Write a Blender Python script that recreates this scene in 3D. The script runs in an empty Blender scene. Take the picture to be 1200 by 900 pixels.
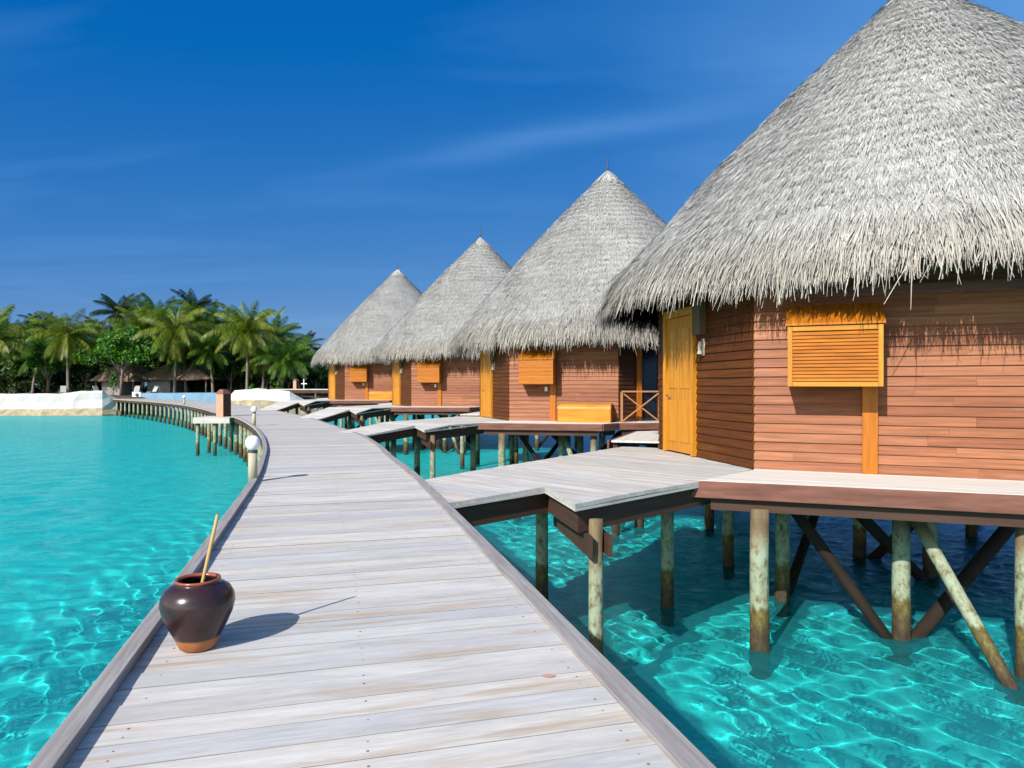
import bpy, math, random
import numpy as np
from mathutils import Vector

R = math.radians
sc = bpy.context.scene
col = sc.collection
rng = random.Random(7)
WSLOPE = 0.027                   # steepness of each small wave train

# ------------------------------------------------------------------ camera, sky, sun, exposure
EYE = 3.29                       # water surface is z = 0, the boardwalk near the camera is z = 2.09
cam = bpy.data.cameras.new('camera')
cam.lens = 24.0
cam.sensor_width = 36.0
cam.shift_y = 0.0017
cam.clip_start = 0.05
cam.clip_end = 9000
co = bpy.data.objects.new('camera', cam)
col.objects.link(co)
co.location = (0, 0, EYE)
co.rotation_euler = (R(90), 0, 0)
sc.camera = co

SUN_AZ, SUN_EL = 33.0, 35.0      # light travels towards +Y turned 33 degrees towards +X
world = bpy.data.worlds.new('World')
sc.world = world
world.use_nodes = True
wt = world.node_tree
wt.nodes.clear()


def wn(kind, **kw):
    n = wt.nodes.new(kind)
    for k, v in kw.items():
        setattr(n, k, v)
    return n


sky = wn('ShaderNodeTexSky', sky_type='NISHITA')
sky.sun_disc = False
sky.sun_elevation = R(SUN_EL)
sky.sun_rotation = R(180 + SUN_AZ)
sky.altitude = 0
sky.air_density = 1.0
sky.dust_density = 0.15
sky.ozone_density = 3.5
# deep polarised blue away from the sun; unseen sun side behind the camera brightened to fill shadows
sc_ = wn('ShaderNodeSeparateColor')
wt.links.new(sky.outputs[0], sc_.inputs[0])


def wm(op, a, b, clamp=False):
    n = wn('ShaderNodeMath', operation=op, use_clamp=clamp)
    for i_, v in enumerate((a, b)):
        if hasattr(v, 'is_output'):
            wt.links.new(v, n.inputs[i_])
        else:
            n.inputs[i_].default_value = v
    return n.outputs[0]


cc_ = wn('ShaderNodeCombineColor')
wt.links.new(wm('MINIMUM', wm('MAXIMUM', wm('MULTIPLY', wm('SUBTRACT', sc_.outputs[0], 1.0), 0.26), 0.012), 0.95), cc_.inputs[0])
wt.links.new(wm('MULTIPLY', wm('POWER', sc_.outputs[1], 0.70), 0.515), cc_.inputs[1])
wt.links.new(wm('MULTIPLY', wm('POWER', sc_.outputs[2], 0.33), 1.87), cc_.inputs[2])
sdir = wn('ShaderNodeVectorMath', operation='DOT_PRODUCT')
stc = wn('ShaderNodeTexCoord')
wt.links.new(stc.outputs['Generated'], sdir.inputs[0])
sdir.inputs[1].default_value = (-math.sin(R(SUN_AZ)) * 0.85, -math.cos(R(SUN_AZ)) * 0.85, 0.5)
sfac = wn('ShaderNodeMapRange', interpolation_type='SMOOTHSTEP')
sfac.inputs['From Min'].default_value = 0.12
sfac.inputs['From Max'].default_value = 0.75
wt.links.new(sdir.outputs['Value'], sfac.inputs['Value'])
warm = wn('ShaderNodeMix', data_type='RGBA', blend_type='MULTIPLY')
warm.inputs['Factor'].default_value = 1.0
wt.links.new(sky.outputs[0], warm.inputs['A'])
warm.inputs['B'].default_value = (1.9, 1.6, 1.25, 1)
hsv = wn('ShaderNodeMix', data_type='RGBA')
wt.links.new(sfac.outputs[0], hsv.inputs['Factor'])
wt.links.new(cc_.outputs[0], hsv.inputs['A'])
wt.links.new(warm.outputs['Result'], hsv.inputs['B'])
# thin high cirrus, laid out on a flat layer far above
geo = wn('ShaderNodeTexCoord')
sep = wn('ShaderNodeSeparateXYZ')
wt.links.new(geo.outputs['Generated'], sep.inputs[0])
zadd = wn('ShaderNodeMath', operation='ADD')
zadd.inputs[1].default_value = 0.12
wt.links.new(sep.outputs[2], zadd.inputs[0])
dx = wn('ShaderNodeMath', operation='DIVIDE')
dy = wn('ShaderNodeMath', operation='DIVIDE')
for d_, o_ in ((dx, 0), (dy, 1)):
    wt.links.new(sep.outputs[o_], d_.inputs[0])
    wt.links.new(zadd.outputs[0], d_.inputs[1])
comb = wn('ShaderNodeCombineXYZ')
wt.links.new(dx.outputs[0], comb.inputs[0])
wt.links.new(dy.outputs[0], comb.inputs[1])
mp = wn('ShaderNodeMapping')
mp.inputs['Rotation'].default_value = (0, 0, R(22))
mp.inputs['Scale'].default_value = (0.42, 1.5, 1)
mp.inputs['Location'].default_value = (1.7, 0.35, 0)
wt.links.new(comb.outputs[0], mp.inputs[0])
cn = wn('ShaderNodeTexNoise')
cn.inputs['Scale'].default_value = 1.25
cn.inputs['Detail'].default_value = 7
cn.inputs['Roughness'].default_value = 0.52
cn.inputs['Distortion'].default_value = 0.5
wt.links.new(mp.outputs[0], cn.inputs['Vector'])
cr = wn('ShaderNodeMapRange')
cr.inputs['From Min'].default_value = 0.50
cr.inputs['From Max'].default_value = 0.82
cr.inputs['To Min'].default_value = 0.0
cr.inputs['To Max'].default_value = 0.20
wt.links.new(cn.outputs[0], cr.inputs['Value'])
cm = wn('ShaderNodeMix', data_type='RGBA')
cm.inputs['B'].default_value = (1.45, 3.2, 6.0, 1)
rot = wn('ShaderNodeMapping')
rot.inputs['Rotation'].default_value = (0, 0, R(22))
wt.links.new(comb.outputs[0], rot.inputs[0])
rsep = wn('ShaderNodeSeparateXYZ')
wt.links.new(rot.outputs[0], rsep.inputs[0])
wob = wm('MULTIPLY', wm('SUBTRACT', cn.outputs[0], 0.5), 0.35)
band = wm('DIVIDE', wm('SUBTRACT', wm('ADD', rsep.outputs[1], wob), 1.90), 0.085)
band = wm('POWER', 2.718, wm('MULTIPLY', wm('MULTIPLY', band, band), -1.0))
bx = wm('DIVIDE', wm('ADD', rsep.outputs[0], 0.62), 0.55)
bx = wm('POWER', 2.718, wm('MULTIPLY', wm('MULTIPLY', bx, bx), -1.0))
streak = wm('MULTIPLY', wm('MULTIPLY', band, bx), 0.21)
veil = wn('ShaderNodeMapRange', interpolation_type='SMOOTHSTEP')   # the veil thickens towards the right
veil.inputs['From Min'].default_value = 0.06
veil.inputs['From Max'].default_value = 0.72
veil.inputs['To Min'].default_value = 0.0
veil.inputs['To Max'].default_value = 0.36
wt.links.new(sep.outputs[0], veil.inputs['Value'])
wt.links.new(wm('ADD', wm('ADD', cr.outputs[0], streak), veil.outputs[0], True), cm.inputs['Factor'])
wt.links.new(hsv.outputs['Result'], cm.inputs['A'])
bg = wn('ShaderNodeBackground')
bg.inputs['Strength'].default_value = 0.12
wt.links.new(cm.outputs['Result'], bg.inputs['Color'])
wout = wn('ShaderNodeOutputWorld')
wt.links.new(bg.outputs[0], wout.inputs['Surface'])

sun = bpy.data.lights.new('sun', 'SUN')
sun.energy = 4.6
sun.angle = R(0.5)
sun.color = (1.0, 0.95, 0.88)
so = bpy.data.objects.new('sun', sun)
col.objects.link(so)
ld = Vector((math.sin(R(SUN_AZ)) * math.cos(R(SUN_EL)), math.cos(R(SUN_AZ)) * math.cos(R(SUN_EL)), -math.sin(R(SUN_EL))))
so.rotation_euler = ld.to_track_quat('-Z', 'Y').to_euler()
so.location = (-30, -50, 60)

sc.view_settings.view_transform = 'Standard'
sc.view_settings.look = 'None'
sc.view_settings.exposure = 0.5
sc.view_settings.gamma = 1.0
sc.view_settings.use_curve_mapping = False
sc.render.engine = 'CYCLES'
sc.cycles.max_bounces = 7
sc.cycles.diffuse_bounces = 3
sc.cycles.glossy_bounces = 3
sc.cycles.transmission_bounces = 3
sc.cycles.transparent_max_bounces = 10
sc.cycles.caustics_reflective = False
sc.cycles.caustics_refractive = True
sc.cycles.use_denoising = True
sc.cycles.sample_clamp_indirect = 6.0


# ------------------------------------------------------------------ materials
class Mat:
    """small wrapper: nodes by short calls"""

    def __init__(self, name):
        self.m = bpy.data.materials.new(name)
        self.m.use_nodes = True
        self.t = self.m.node_tree
        self.t.nodes.clear()
        self.out = self.n('ShaderNodeOutputMaterial')

    def n(self, kind, **kw):
        x = self.t.nodes.new(kind)
        for k, v in kw.items():
            setattr(x, k, v)
        return x

    def l(self, a, b):
        self.t.links.new(a, b)

    def val(self, sock, v):
        if hasattr(v, 'links') or hasattr(v, 'is_output'):
            self.l(v, sock)
        else:
            sock.default_value = v

    def math(self, op, a, b=0.0, clamp=False):
        x = self.n('ShaderNodeMath', operation=op, use_clamp=clamp)
        self.val(x.inputs[0], a)
        self.val(x.inputs[1], b)
        return x.outputs[0]

    def vmath(self, op, a, b):
        x = self.n('ShaderNodeVectorMath', operation=op)
        self.val(x.inputs[0], a)
        self.val(x.inputs[1], b)
        return x.outputs[0]

    def noise(self, vec, scale, detail=4, rough=0.55, dist=0.0):
        x = self.n('ShaderNodeTexNoise')
        self.l(vec, x.inputs['Vector'])
        x.inputs['Scale'].default_value = scale
        x.inputs['Detail'].default_value = detail
        x.inputs['Roughness'].default_value = rough
        x.inputs['Distortion'].default_value = dist
        return x.outputs[0]

    def ramp(self, f, stops):
        x = self.n('ShaderNodeValToRGB')
        e = x.color_ramp.elements
        while len(e) < len(stops):
            e.new(0.5)
        for el, (p, c) in zip(e, stops):
            el.position = p
            el.color = (*c, 1)
        self.l(f, x.inputs[0])
        return x.outputs[0]

    def mix(self, f, a, b, mode='MIX'):
        x = self.n('ShaderNodeMix', data_type='RGBA', blend_type=mode)
        self.val(x.inputs['Factor'], f)
        for s, v in (('A', a), ('B', b)):
            if isinstance(v, tuple):
                x.inputs[s].default_value = (*v, 1)
            else:
                self.l(v, x.inputs[s])
        return x.outputs['Result']

    def maprange(self, v, a, b, c=0.0, d=1.0):
        x = self.n('ShaderNodeMapRange')
        self.l(v, x.inputs['Value'])
        for k, q in zip(('From Min', 'From Max', 'To Min', 'To Max'), (a, b, c, d)):
            x.inputs[k].default_value = q
        return x.outputs[0]

    def mapping(self, vec, scale=(1, 1, 1), rot=(0, 0, 0), loc=(0, 0, 0)):
        x = self.n('ShaderNodeMapping')
        self.l(vec, x.inputs[0])
        x.inputs['Scale'].default_value = scale
        x.inputs['Rotation'].default_value = rot
        x.inputs['Location'].default_value = loc
        return x.outputs[0]

    def bump(self, h, strength=0.3, dist=0.01):
        x = self.n('ShaderNodeBump')
        x.inputs['Strength'].default_value = strength
        x.inputs['Distance'].default_value = dist
        self.l(h, x.inputs['Height'])
        return x.outputs[0]

    def principled(self, color, rough=0.6, normal=None, spec=0.4, **kw):
        p = self.n('ShaderNodeBsdfPrincipled')
        if isinstance(color, tuple):
            p.inputs['Base Color'].default_value = (*color, 1)
        else:
            self.l(color, p.inputs['Base Color'])
        self.val(p.inputs['Roughness'], rough)
        p.inputs['Specular IOR Level'].default_value = spec
        if normal is not None:
            self.l(normal, p.inputs['Normal'])
        for k, v in kw.items():
            p.inputs[k].default_value = v
        self.l(p.outputs[0], self.out.inputs['Surface'])
        return p

    def uv(self):
        return self.n('ShaderNodeUVMap').outputs[0]

    def pos(self):
        return self.n('ShaderNodeNewGeometry').outputs['Position']

    def obj(self):
        return self.n('ShaderNodeTexCoord').outputs['Object']

    def rnd(self):
        return self.n('ShaderNodeNewGeometry').outputs['Random Per Island']


def wood(name, stops, rough=0.65, gu=1.3, gv=26.0, contrast=0.5, stain=0.0, stain_col=(0.3, 0.22, 0.14), spec=0.3, bump=0.25):
    M = Mat(name)
    r = M.rnd()
    off = M.n('ShaderNodeCombineXYZ')
    M.l(M.math('MULTIPLY', r, 57.0), off.inputs[0])
    M.l(M.math('MULTIPLY', r, 131.0), off.inputs[1])
    v = M.vmath('ADD', M.uv(), off.outputs[0])
    g = M.noise(M.mapping(v, (gu, gv, 1)), 1.0, 6, 0.62, 0.25)
    big = M.noise(M.mapping(v, (0.8, 3.2, 1)), 1.0, 3, 0.5)
    c = M.ramp(M.math('ADD', M.math('MULTIPLY', r, 0.75), M.math('MULTIPLY', big, 0.25)), stops)
    k = M.maprange(g, 0.3, 0.72, 1.0 - contrast * 0.55, 1.0 + contrast * 0.35)
    cc = M.n('ShaderNodeVectorMath', operation='SCALE')
    M.l(c, cc.inputs[0])
    M.l(k, cc.inputs['Scale'])
    c = cc.outputs[0]
    if stain > 0:
        st = M.noise(M.mapping(v, (0.9, 5.0, 1), loc=(3, 9, 0)), 1.0, 4, 0.6)
        c = M.mix(M.maprange(st, 0.58, 0.78, 0.0, stain), c, stain_col)
    M.principled(c, rough, M.bump(g, bump, 0.004), spec)
    return M.m


W = {}
W['deck'] = wood('weathered_grey_planks', [(0.0, (0.33, 0.32, 0.315)), (0.2, (0.50, 0.475, 0.45)), (0.35, (0.40, 0.385, 0.38)), (0.5, (0.47, 0.415, 0.355)), (0.62, (0.53, 0.505, 0.48)),
                                           (0.8, (0.56, 0.535, 0.50)), (1.0, (0.36, 0.355, 0.365))], 0.72, 0.8, 34, 0.5, 0.85, (0.33, 0.24, 0.17))


def deck_mat():
    M = Mat('weathered_grey_boards')
    r = M.rnd()
    off = M.n('ShaderNodeCombineXYZ')
    M.l(M.math('MULTIPLY', r, 57.0), off.inputs[0])
    M.l(M.math('MULTIPLY', r, 131.0), off.inputs[1])
    v = M.vmath('ADD', M.uv(), off.outputs[0])
    fine = M.noise(M.mapping(v, (7.0, 75.0, 1)), 1.0, 5, 0.7)
    grain = M.noise(M.mapping(v, (2.2, 30.0, 1)), 1.0, 5, 0.65, 0.3)
    patch = M.noise(M.mapping(v, (1.6, 5.0, 1), loc=(3, 9, 0)), 1.0, 5, 0.65, 0.4)
    brown = M.noise(M.mapping(v, (0.9, 9.0, 1), loc=(13, 2, 0)), 1.0, 5, 0.62, 0.3)
    c = M.ramp(r, [(0.0, (0.44, 0.415, 0.385)), (0.2, (0.57, 0.535, 0.485)), (0.35, (0.47, 0.45, 0.43)), (0.5, (0.54, 0.48, 0.41)), (0.65, (0.60, 0.565, 0.52)), (0.82, (0.52, 0.50, 0.475)), (1.0, (0.44, 0.43, 0.425))])
    c = M.mix(M.maprange(patch, 0.48, 0.68, 0.0, 0.55), c, (0.41, 0.405, 0.405))
    c = M.mix(M.maprange(patch, 0.46, 0.28, 0.0, 0.5), c, (0.60, 0.575, 0.545))
    c = M.mix(M.maprange(brown, 0.53, 0.68, 0.0, 0.85), c, (0.43, 0.32, 0.225))
    k = M.math('MULTIPLY', M.maprange(grain, 0.3, 0.72, 0.86, 1.08), M.maprange(fine, 0.3, 0.7, 0.88, 1.08))
    s_ = M.n('ShaderNodeVectorMath', operation='SCALE')
    M.l(c, s_.inputs[0])
    M.l(k, s_.inputs['Scale'])
    M.principled(s_.outputs[0], 0.78, M.bump(fine, 0.3, 0.003), 0.2)
    return M.m


W['deck'] = deck_mat()
W['joint'] = wood('dark_board_edges', [(0.0, (0.17, 0.15, 0.125)), (1.0, (0.32, 0.285, 0.25))], 0.9)
W['deck_pale'] = wood('bleached_deck_boards', [(0.0, (0.60, 0.55, 0.48)), (0.5, (0.70, 0.65, 0.58)), (1.0, (0.62, 0.58, 0.53))], 0.7, 1.0, 20, 0.3, 0.3, (0.5, 0.4, 0.3))
W['kerb'] = wood('grey_kerb_timber', [(0.0, (0.27, 0.245, 0.235)), (1.0, (0.37, 0.34, 0.32))], 0.8, 2.5, 40, 0.6, 0.7, (0.2, 0.16, 0.13))
W['board'] = wood('red_brown_cladding', [(0.0, (0.175, 0.050, 0.019)), (0.25, (0.30, 0.108, 0.046)), (0.45, (0.215, 0.067, 0.028)), (0.7, (0.34, 0.132, 0.059)), (1.0, (0.25, 0.084, 0.036))],
                  0.55, 1.0, 26, 0.75, 0.5, (0.36, 0.20, 0.12), 0.25)
W['board_dark'] = wood('dark_brown_cladding', [(0.0, (0.075, 0.020, 0.003)), (0.5, (0.105, 0.034, 0.005)), (1.0, (0.09, 0.025, 0.005))],
                       0.5, 1.2, 26, 0.7, 0.3, (0.15, 0.055, 0.012), 0.2)  # darker brown than the main wall's boards
W['amber'] = wood('varnished_amber_wood', [(0.0, (0.36, 0.095, 0.006)), (0.5, (0.45, 0.145, 0.010)), (1.0, (0.40, 0.115, 0.007))], 0.45, 1.0, 20, 0.7, 0.5, (0.26, 0.06, 0.005), 0.3, 0.1)
W['yellow'] = wood('varnished_yellow_wood', [(0.0, (0.50, 0.195, 0.016)), (1.0, (0.57, 0.245, 0.025))], 0.45, 1.0, 16, 0.6, 0.5, (0.38, 0.13, 0.01), 0.3, 0.1)
W['fascia'] = wood('red_fascia_timber', [(0.0, (0.14, 0.052, 0.034)), (0.5, (0.20, 0.083, 0.056)), (1.0, (0.16, 0.06, 0.042))], 0.65, 1.2, 9, 0.9, 0.6, (0.33, 0.19, 0.13))
W['beam'] = wood('dark_beam_timber', [(0.0, (0.045, 0.022, 0.014)), (1.0, (0.085, 0.042, 0.027))], 0.7, 1.0, 14, 0.6, 0.3, (0.13, 0.09, 0.06))
W['junction'] = wood('weathered_brown_box', [(0.0, (0.09, 0.062, 0.035)), (1.0, (0.13, 0.09, 0.05))], 0.7)
W['rail'] = wood('orange_brown_rail', [(0.0, (0.40, 0.19, 0.09)), (1.0, (0.46, 0.23, 0.11))], 0.5)
W['stick'] = wood('dry_bamboo', [(0.0, (0.42, 0.27, 0.10)), (1.0, (0.48, 0.32, 0.13))], 0.6)


def pile_mat():
    M = Mat('painted_pile_with_tide_marks')
    p = M.pos()
    sp = M.n('ShaderNodeSeparateXYZ')
    M.l(p, sp.inputs[0])
    z = sp.outputs[2]
    n1 = M.noise(M.mapping(p, (5, 5, 2.0)), 1.0, 5, 0.65)
    n2 = M.noise(M.mapping(p, (14, 14, 9)), 1.0, 5, 0.7)
    zj = M.math('ADD', z, M.math('MULTIPLY', M.math('SUBTRACT', n1, 0.5), 0.5))
    pale = M.ramp(n2, [(0.30, (0.06, 0.045, 0.02)), (0.40, (0.17, 0.16, 0.085)), (0.52, (0.28, 0.31, 0.21)), (0.7, (0.27, 0.36, 0.26))])
    top = M.ramp(n1, [(0.3, (0.08, 0.05, 0.025)), (0.7, (0.22, 0.17, 0.09))])
    c = M.mix(M.maprange(zj, 1.22, 1.5), pale, top)
    band = M.ramp(n2, [(0.25, (0.035, 0.028, 0.014)), (0.52, (0.11, 0.085, 0.025)), (0.75, (0.24, 0.19, 0.055))])
    c = M.mix(M.maprange(zj, 0.53, 0.60), band, c)
    low = M.ramp(n2, [(0.3, (0.018, 0.014, 0.009)), (0.7, (0.085, 0.055, 0.028))])
    c = M.mix(M.maprange(zj, 0.14, 0.42), low, c)
    M.principled(c, 0.75, M.bump(n2, 0.5, 0.01), 0.3)
    return M.m


W['pile'] = pile_mat()
W['brace'] = wood('dark_brown_brace', [(0.0, (0.013, 0.009, 0.006)), (1.0, (0.028, 0.017, 0.010))], 0.9, 1.5, 8, 0.9, 0.6, (0.045, 0.022, 0.012))  # dark brown timber, darkened further for the shade beneath the deck


def thatch_mat():
    M = Mat('sun_bleached_thatch')
    r = M.rnd()
    o = M.obj()
    big = M.noise(M.mapping(o, (0.55, 0.55, 1.6)), 1.0, 4, 0.6)
    fine = M.noise(M.mapping(o, (3.0, 3.0, 5.0)), 1.0, 3, 0.6)
    c = M.ramp(r, [(0.0, (0.28, 0.265, 0.245)), (0.12, (0.37, 0.355, 0.335)), (0.45, (0.41, 0.40, 0.38)), (0.8, (0.46, 0.45, 0.43)), (1.0, (0.53, 0.515, 0.49))])
    k = M.math('MULTIPLY', M.maprange(big, 0.3, 0.7, 0.82, 1.08), M.maprange(fine, 0.3, 0.7, 0.86, 1.06))
    s = M.n('ShaderNodeVectorMath', operation='SCALE')
    M.l(c, s.inputs[0])
    M.l(k, s.inputs['Scale'])
    sp = M.n('ShaderNodeSeparateXYZ')
    M.l(o, sp.inputs[0])
    # leaf butts along the eave are browner than the bleached surface above
    c = M.mix(M.maprange(M.math('ADD', sp.outputs[2], M.math('MULTIPLY', fine, 0.6)), 3.9, 3.1, 0.0, 0.5), s.outputs[0], M.mix(1.0, s.outputs[0], (0.98, 0.86, 0.70), 'MULTIPLY'))
    # strands lie matted together, so they share most of the roof's own normal
    rad = M.n('ShaderNodeCombineXYZ')
    M.l(sp.outputs[0], rad.inputs[0])
    M.l(sp.outputs[1], rad.inputs[1])
    nv = M.n('ShaderNodeVectorMath', operation='NORMALIZE')
    M.l(rad.outputs[0], nv.inputs[0])
    cone = M.vmath('ADD', nv.outputs[0], (0, 0, 0.9))
    vt = M.n('ShaderNodeVectorTransform', vector_type='NORMAL', convert_from='OBJECT', convert_to='WORLD')
    M.l(cone, vt.inputs[0])
    g = M.n('ShaderNodeNewGeometry')
    mixn = M.n('ShaderNodeMix', data_type='VECTOR')
    mixn.inputs['Factor'].default_value = 0.68
    M.l(g.outputs['Normal'], mixn.inputs['A'])
    M.l(vt.outputs[0], mixn.inputs['B'])
    nn = M.n('ShaderNodeVectorMath', operation='NORMALIZE')
    M.l(mixn.outputs['Result'], nn.inputs[0])
    M.principled(c, 0.9, nn.outputs[0], 0.1)
    return M.m


W['thatch'] = thatch_mat()


def plain(name, color, rough=0.5, spec=0.4, noise_amt=0.12, nscale=6.0, bump=0.0, **kw):
    M = Mat(name)
    n = M.noise(M.obj(), nscale, 5, 0.6)
    c = M.mix(1.0, (1, 1, 1), M.ramp(n, [(0.25, tuple(max(0, q * (1 - noise_amt * 1.6)) for q in color)), (0.75, tuple(min(1, q * (1 + noise_amt)) for q in color))]), 'MULTIPLY')
    M.principled(c, rough, M.bump(n, bump, 0.02) if bump else None, spec, **kw)
    return M.m


W['thatch_brown'] = plain('brown_thatch', (0.16, 0.115, 0.08), 0.9, 0.1, 0.4, 5, 0.5)
W['globe'] = plain('white_opal_glass', (0.82, 0.82, 0.82), 0.2, 0.5, 0.03)
W['lamp_post'] = wood('greyish_lamp_post', [(0.0, (0.42, 0.37, 0.26)), (1.0, (0.5, 0.45, 0.33))], 0.7)
W['metal_dark'] = plain('dark_metal', (0.05, 0.05, 0.05), 0.5)
W['metal'] = plain('steel', (0.6, 0.6, 0.6), 0.3, 0.5, 0.05, **{'Metallic': 1.0})
W['terracotta_paint'] = plain('salmon_painted_timber', (0.58, 0.27, 0.17), 0.6, 0.3, 0.12, 4)
W['dark_glass'] = plain('dark_glass', (0.012, 0.014, 0.017), 0.08, 0.5, 0.05)
W['white_wall'] = plain('white_lime_render', (0.52, 0.505, 0.48), 0.85, 0.2, 0.10, 1.2, 0.3)
W['rock'] = plain('sandy_concrete', (0.38, 0.305, 0.20), 0.9, 0.2, 0.3, 1.5, 0.6)
W['blue_wall'] = plain('pale_blue_paint', (0.17, 0.29, 0.40), 0.7, 0.2, 0.15, 0.8)
W['sand'] = plain('coral_sand', (0.62, 0.55, 0.42), 0.95, 0.1, 0.15, 0.5, 0.3)
W['grey_wall'] = plain('grey_render', (0.26, 0.25, 0.23), 0.9, 0.2, 0.15, 1.0)
W['white_paint'] = plain('white_paint', (0.78, 0.78, 0.78), 0.5, 0.4, 0.04)
W['mast'] = plain('galvanised_mast', (0.25, 0.33, 0.42), 0.6)
W['ground'] = plain('leaf_litter', (0.085, 0.065, 0.04), 0.95, 0.1, 0.3, 0.8, 0.3)
W['mark'] = plain('pink_red_mark', (0.55, 0.27, 0.22), 0.6)
W['pale_plastic'] = plain('pale_grey_plastic', (0.40, 0.40, 0.40), 0.6)
W['rust'] = plain('rusty_nail', (0.30, 0.12, 0.08), 0.8, 0.2, 0.2, 60)
W['bark'] = plain('palm_bark', (0.21, 0.175, 0.14), 0.9, 0.2, 0.3, 3.0, 0.6)


def jar_mat():
    M = Mat('brown_glazed_stoneware')
    o = M.obj()
    sp = M.n('ShaderNodeSeparateXYZ')
    M.l(o, sp.inputs[0])
    n = M.noise(o, 14.0, 5, 0.6)
    zj = M.math('ADD', sp.outputs[2], M.math('MULTIPLY', M.math('SUBTRACT', n, 0.5), 0.02))
    clay = M.ramp(n, [(0.3, (0.30, 0.095, 0.03)), (0.7, (0.42, 0.155, 0.05))])
    glaze = M.ramp(n, [(0.3, (0.022, 0.010, 0.012)), (0.7, (0.042, 0.018, 0.018))])
    f = M.maprange(zj, 0.05, 0.062)
    rim = M.maprange(zj, 0.318, 0.324)
    c = M.mix(f, clay, glaze)
    c = M.mix(rim, c, (0.27, 0.07, 0.03))
    rough = M.math('SUBTRACT', 0.75, M.math('MULTIPLY', f, 0.5))
    M.principled(c, rough, M.bump(n, 0.06, 0.01), 0.5)
    return M.m


W['jar'] = jar_mat()


def leaf_mat(name, stops, trans=0.35, rough=0.45):
    M = Mat(name)
    c = M.ramp(M.rnd(), stops)
    p = M.n('ShaderNodeBsdfPrincipled')
    M.l(c, p.inputs['Base Color'])
    p.inputs['Roughness'].default_value = rough
    p.inputs['Specular IOR Level'].default_value = 0.35
    t = M.n('ShaderNodeBsdfTranslucent')
    M.l(M.mix(1.0, c, (1.0, 1.1, 0.5), 'MULTIPLY'), t.inputs['Color'])
    ms = M.n('ShaderNodeMixShader')
    ms.inputs[0].default_value = trans
    M.l(p.outputs[0], ms.inputs[1])
    M.l(t.outputs[0], ms.inputs[2])
    M.l(ms.outputs[0], M.out.inputs['Surface'])
    return M.m


W['palm_yellow'] = leaf_mat('yellowish_palm_leaf', [(0.0, (0.04, 0.085, 0.008)), (0.55, (0.11, 0.19, 0.012)), (0.85, (0.24, 0.27, 0.016)), (1.0, (0.36, 0.23, 0.03))])
W['palm_green'] = leaf_mat('green_palm_leaf', [(0.0, (0.025, 0.07, 0.008)), (0.6, (0.065, 0.15, 0.010)), (1.0, (0.15, 0.25, 0.016))])
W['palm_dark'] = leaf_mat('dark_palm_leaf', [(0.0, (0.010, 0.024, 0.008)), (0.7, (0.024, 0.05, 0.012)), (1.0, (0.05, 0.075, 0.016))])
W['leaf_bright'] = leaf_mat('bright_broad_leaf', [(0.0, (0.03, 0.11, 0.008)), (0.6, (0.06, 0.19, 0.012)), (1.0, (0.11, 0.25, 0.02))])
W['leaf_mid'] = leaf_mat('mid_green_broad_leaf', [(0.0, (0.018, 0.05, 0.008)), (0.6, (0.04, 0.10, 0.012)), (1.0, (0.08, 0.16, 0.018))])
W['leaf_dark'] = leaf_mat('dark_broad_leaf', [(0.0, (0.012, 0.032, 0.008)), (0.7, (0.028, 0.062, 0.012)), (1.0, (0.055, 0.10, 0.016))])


def water_mat():
    M = Mat('clear_turquoise_sea_water')
    p = M.pos()
    w1 = M.noise(M.mapping(p, (1.0, 1.35, 1), (0, 0, R(25))), 2.2, 4, 0.55, 0.6)
    w2 = M.noise(M.mapping(p, (1.0, 1.3, 1), (0, 0, R(-20))), 8.5, 4, 0.6, 0.7)
    h = M.math('ADD', M.math('MULTIPLY', w1, 1.0), M.math('MULTIPLY', w2, 0.32))
    nrm = M.bump(h, 0.8, 0.07)
    tint = M.mix(M.math('ADD', M.maprange(w1, 0.36, 0.64, 0.0, 0.5), M.maprange(w2, 0.36, 0.66, 0.0, 0.5)), (0.10, 0.89, 0.92), (0.24, 1.0, 1.0))  # lighter tint on noise crests imitates light focused by ripples
    gl = M.n('ShaderNodeBsdfGlossy')
    gl.inputs['Roughness'].default_value = 0.07
    gl.inputs['Color'].default_value = (0.8, 0.9, 1.0, 1)
    M.l(nrm, gl.inputs['Normal'])
    rf = M.n('ShaderNodeBsdfRefraction')
    rf.inputs['IOR'].default_value = 1.33
    rf.inputs['Roughness'].default_value = 0.0
    M.l(tint, rf.inputs['Color'])
    fr = M.n('ShaderNodeFresnel')
    fr.inputs['IOR'].default_value = 1.33
    M.l(nrm, fr.inputs['Normal'])
    f = M.math('MINIMUM', M.math('MULTIPLY', fr.outputs[0], 0.68), 0.26)
    ms = M.n('ShaderNodeMixShader')
    M.l(f, ms.inputs[0])
    df = M.n('ShaderNodeBsdfDiffuse')          # a little light scattered back by the water itself
    df.inputs['Color'].default_value = (0.05, 0.58, 0.62, 1)
    body = M.n('ShaderNodeMixShader')
    body.inputs[0].default_value = 0.15
    M.l(rf.outputs[0], body.inputs[1])
    M.l(df.outputs[0], body.inputs[2])
    M.l(body.outputs[0], ms.inputs[1])
    M.l(gl.outputs[0], ms.inputs[2])
    M.l(ms.outputs[0], M.out.inputs['Surface'])
    return M.m


W['water'] = water_mat()


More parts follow.
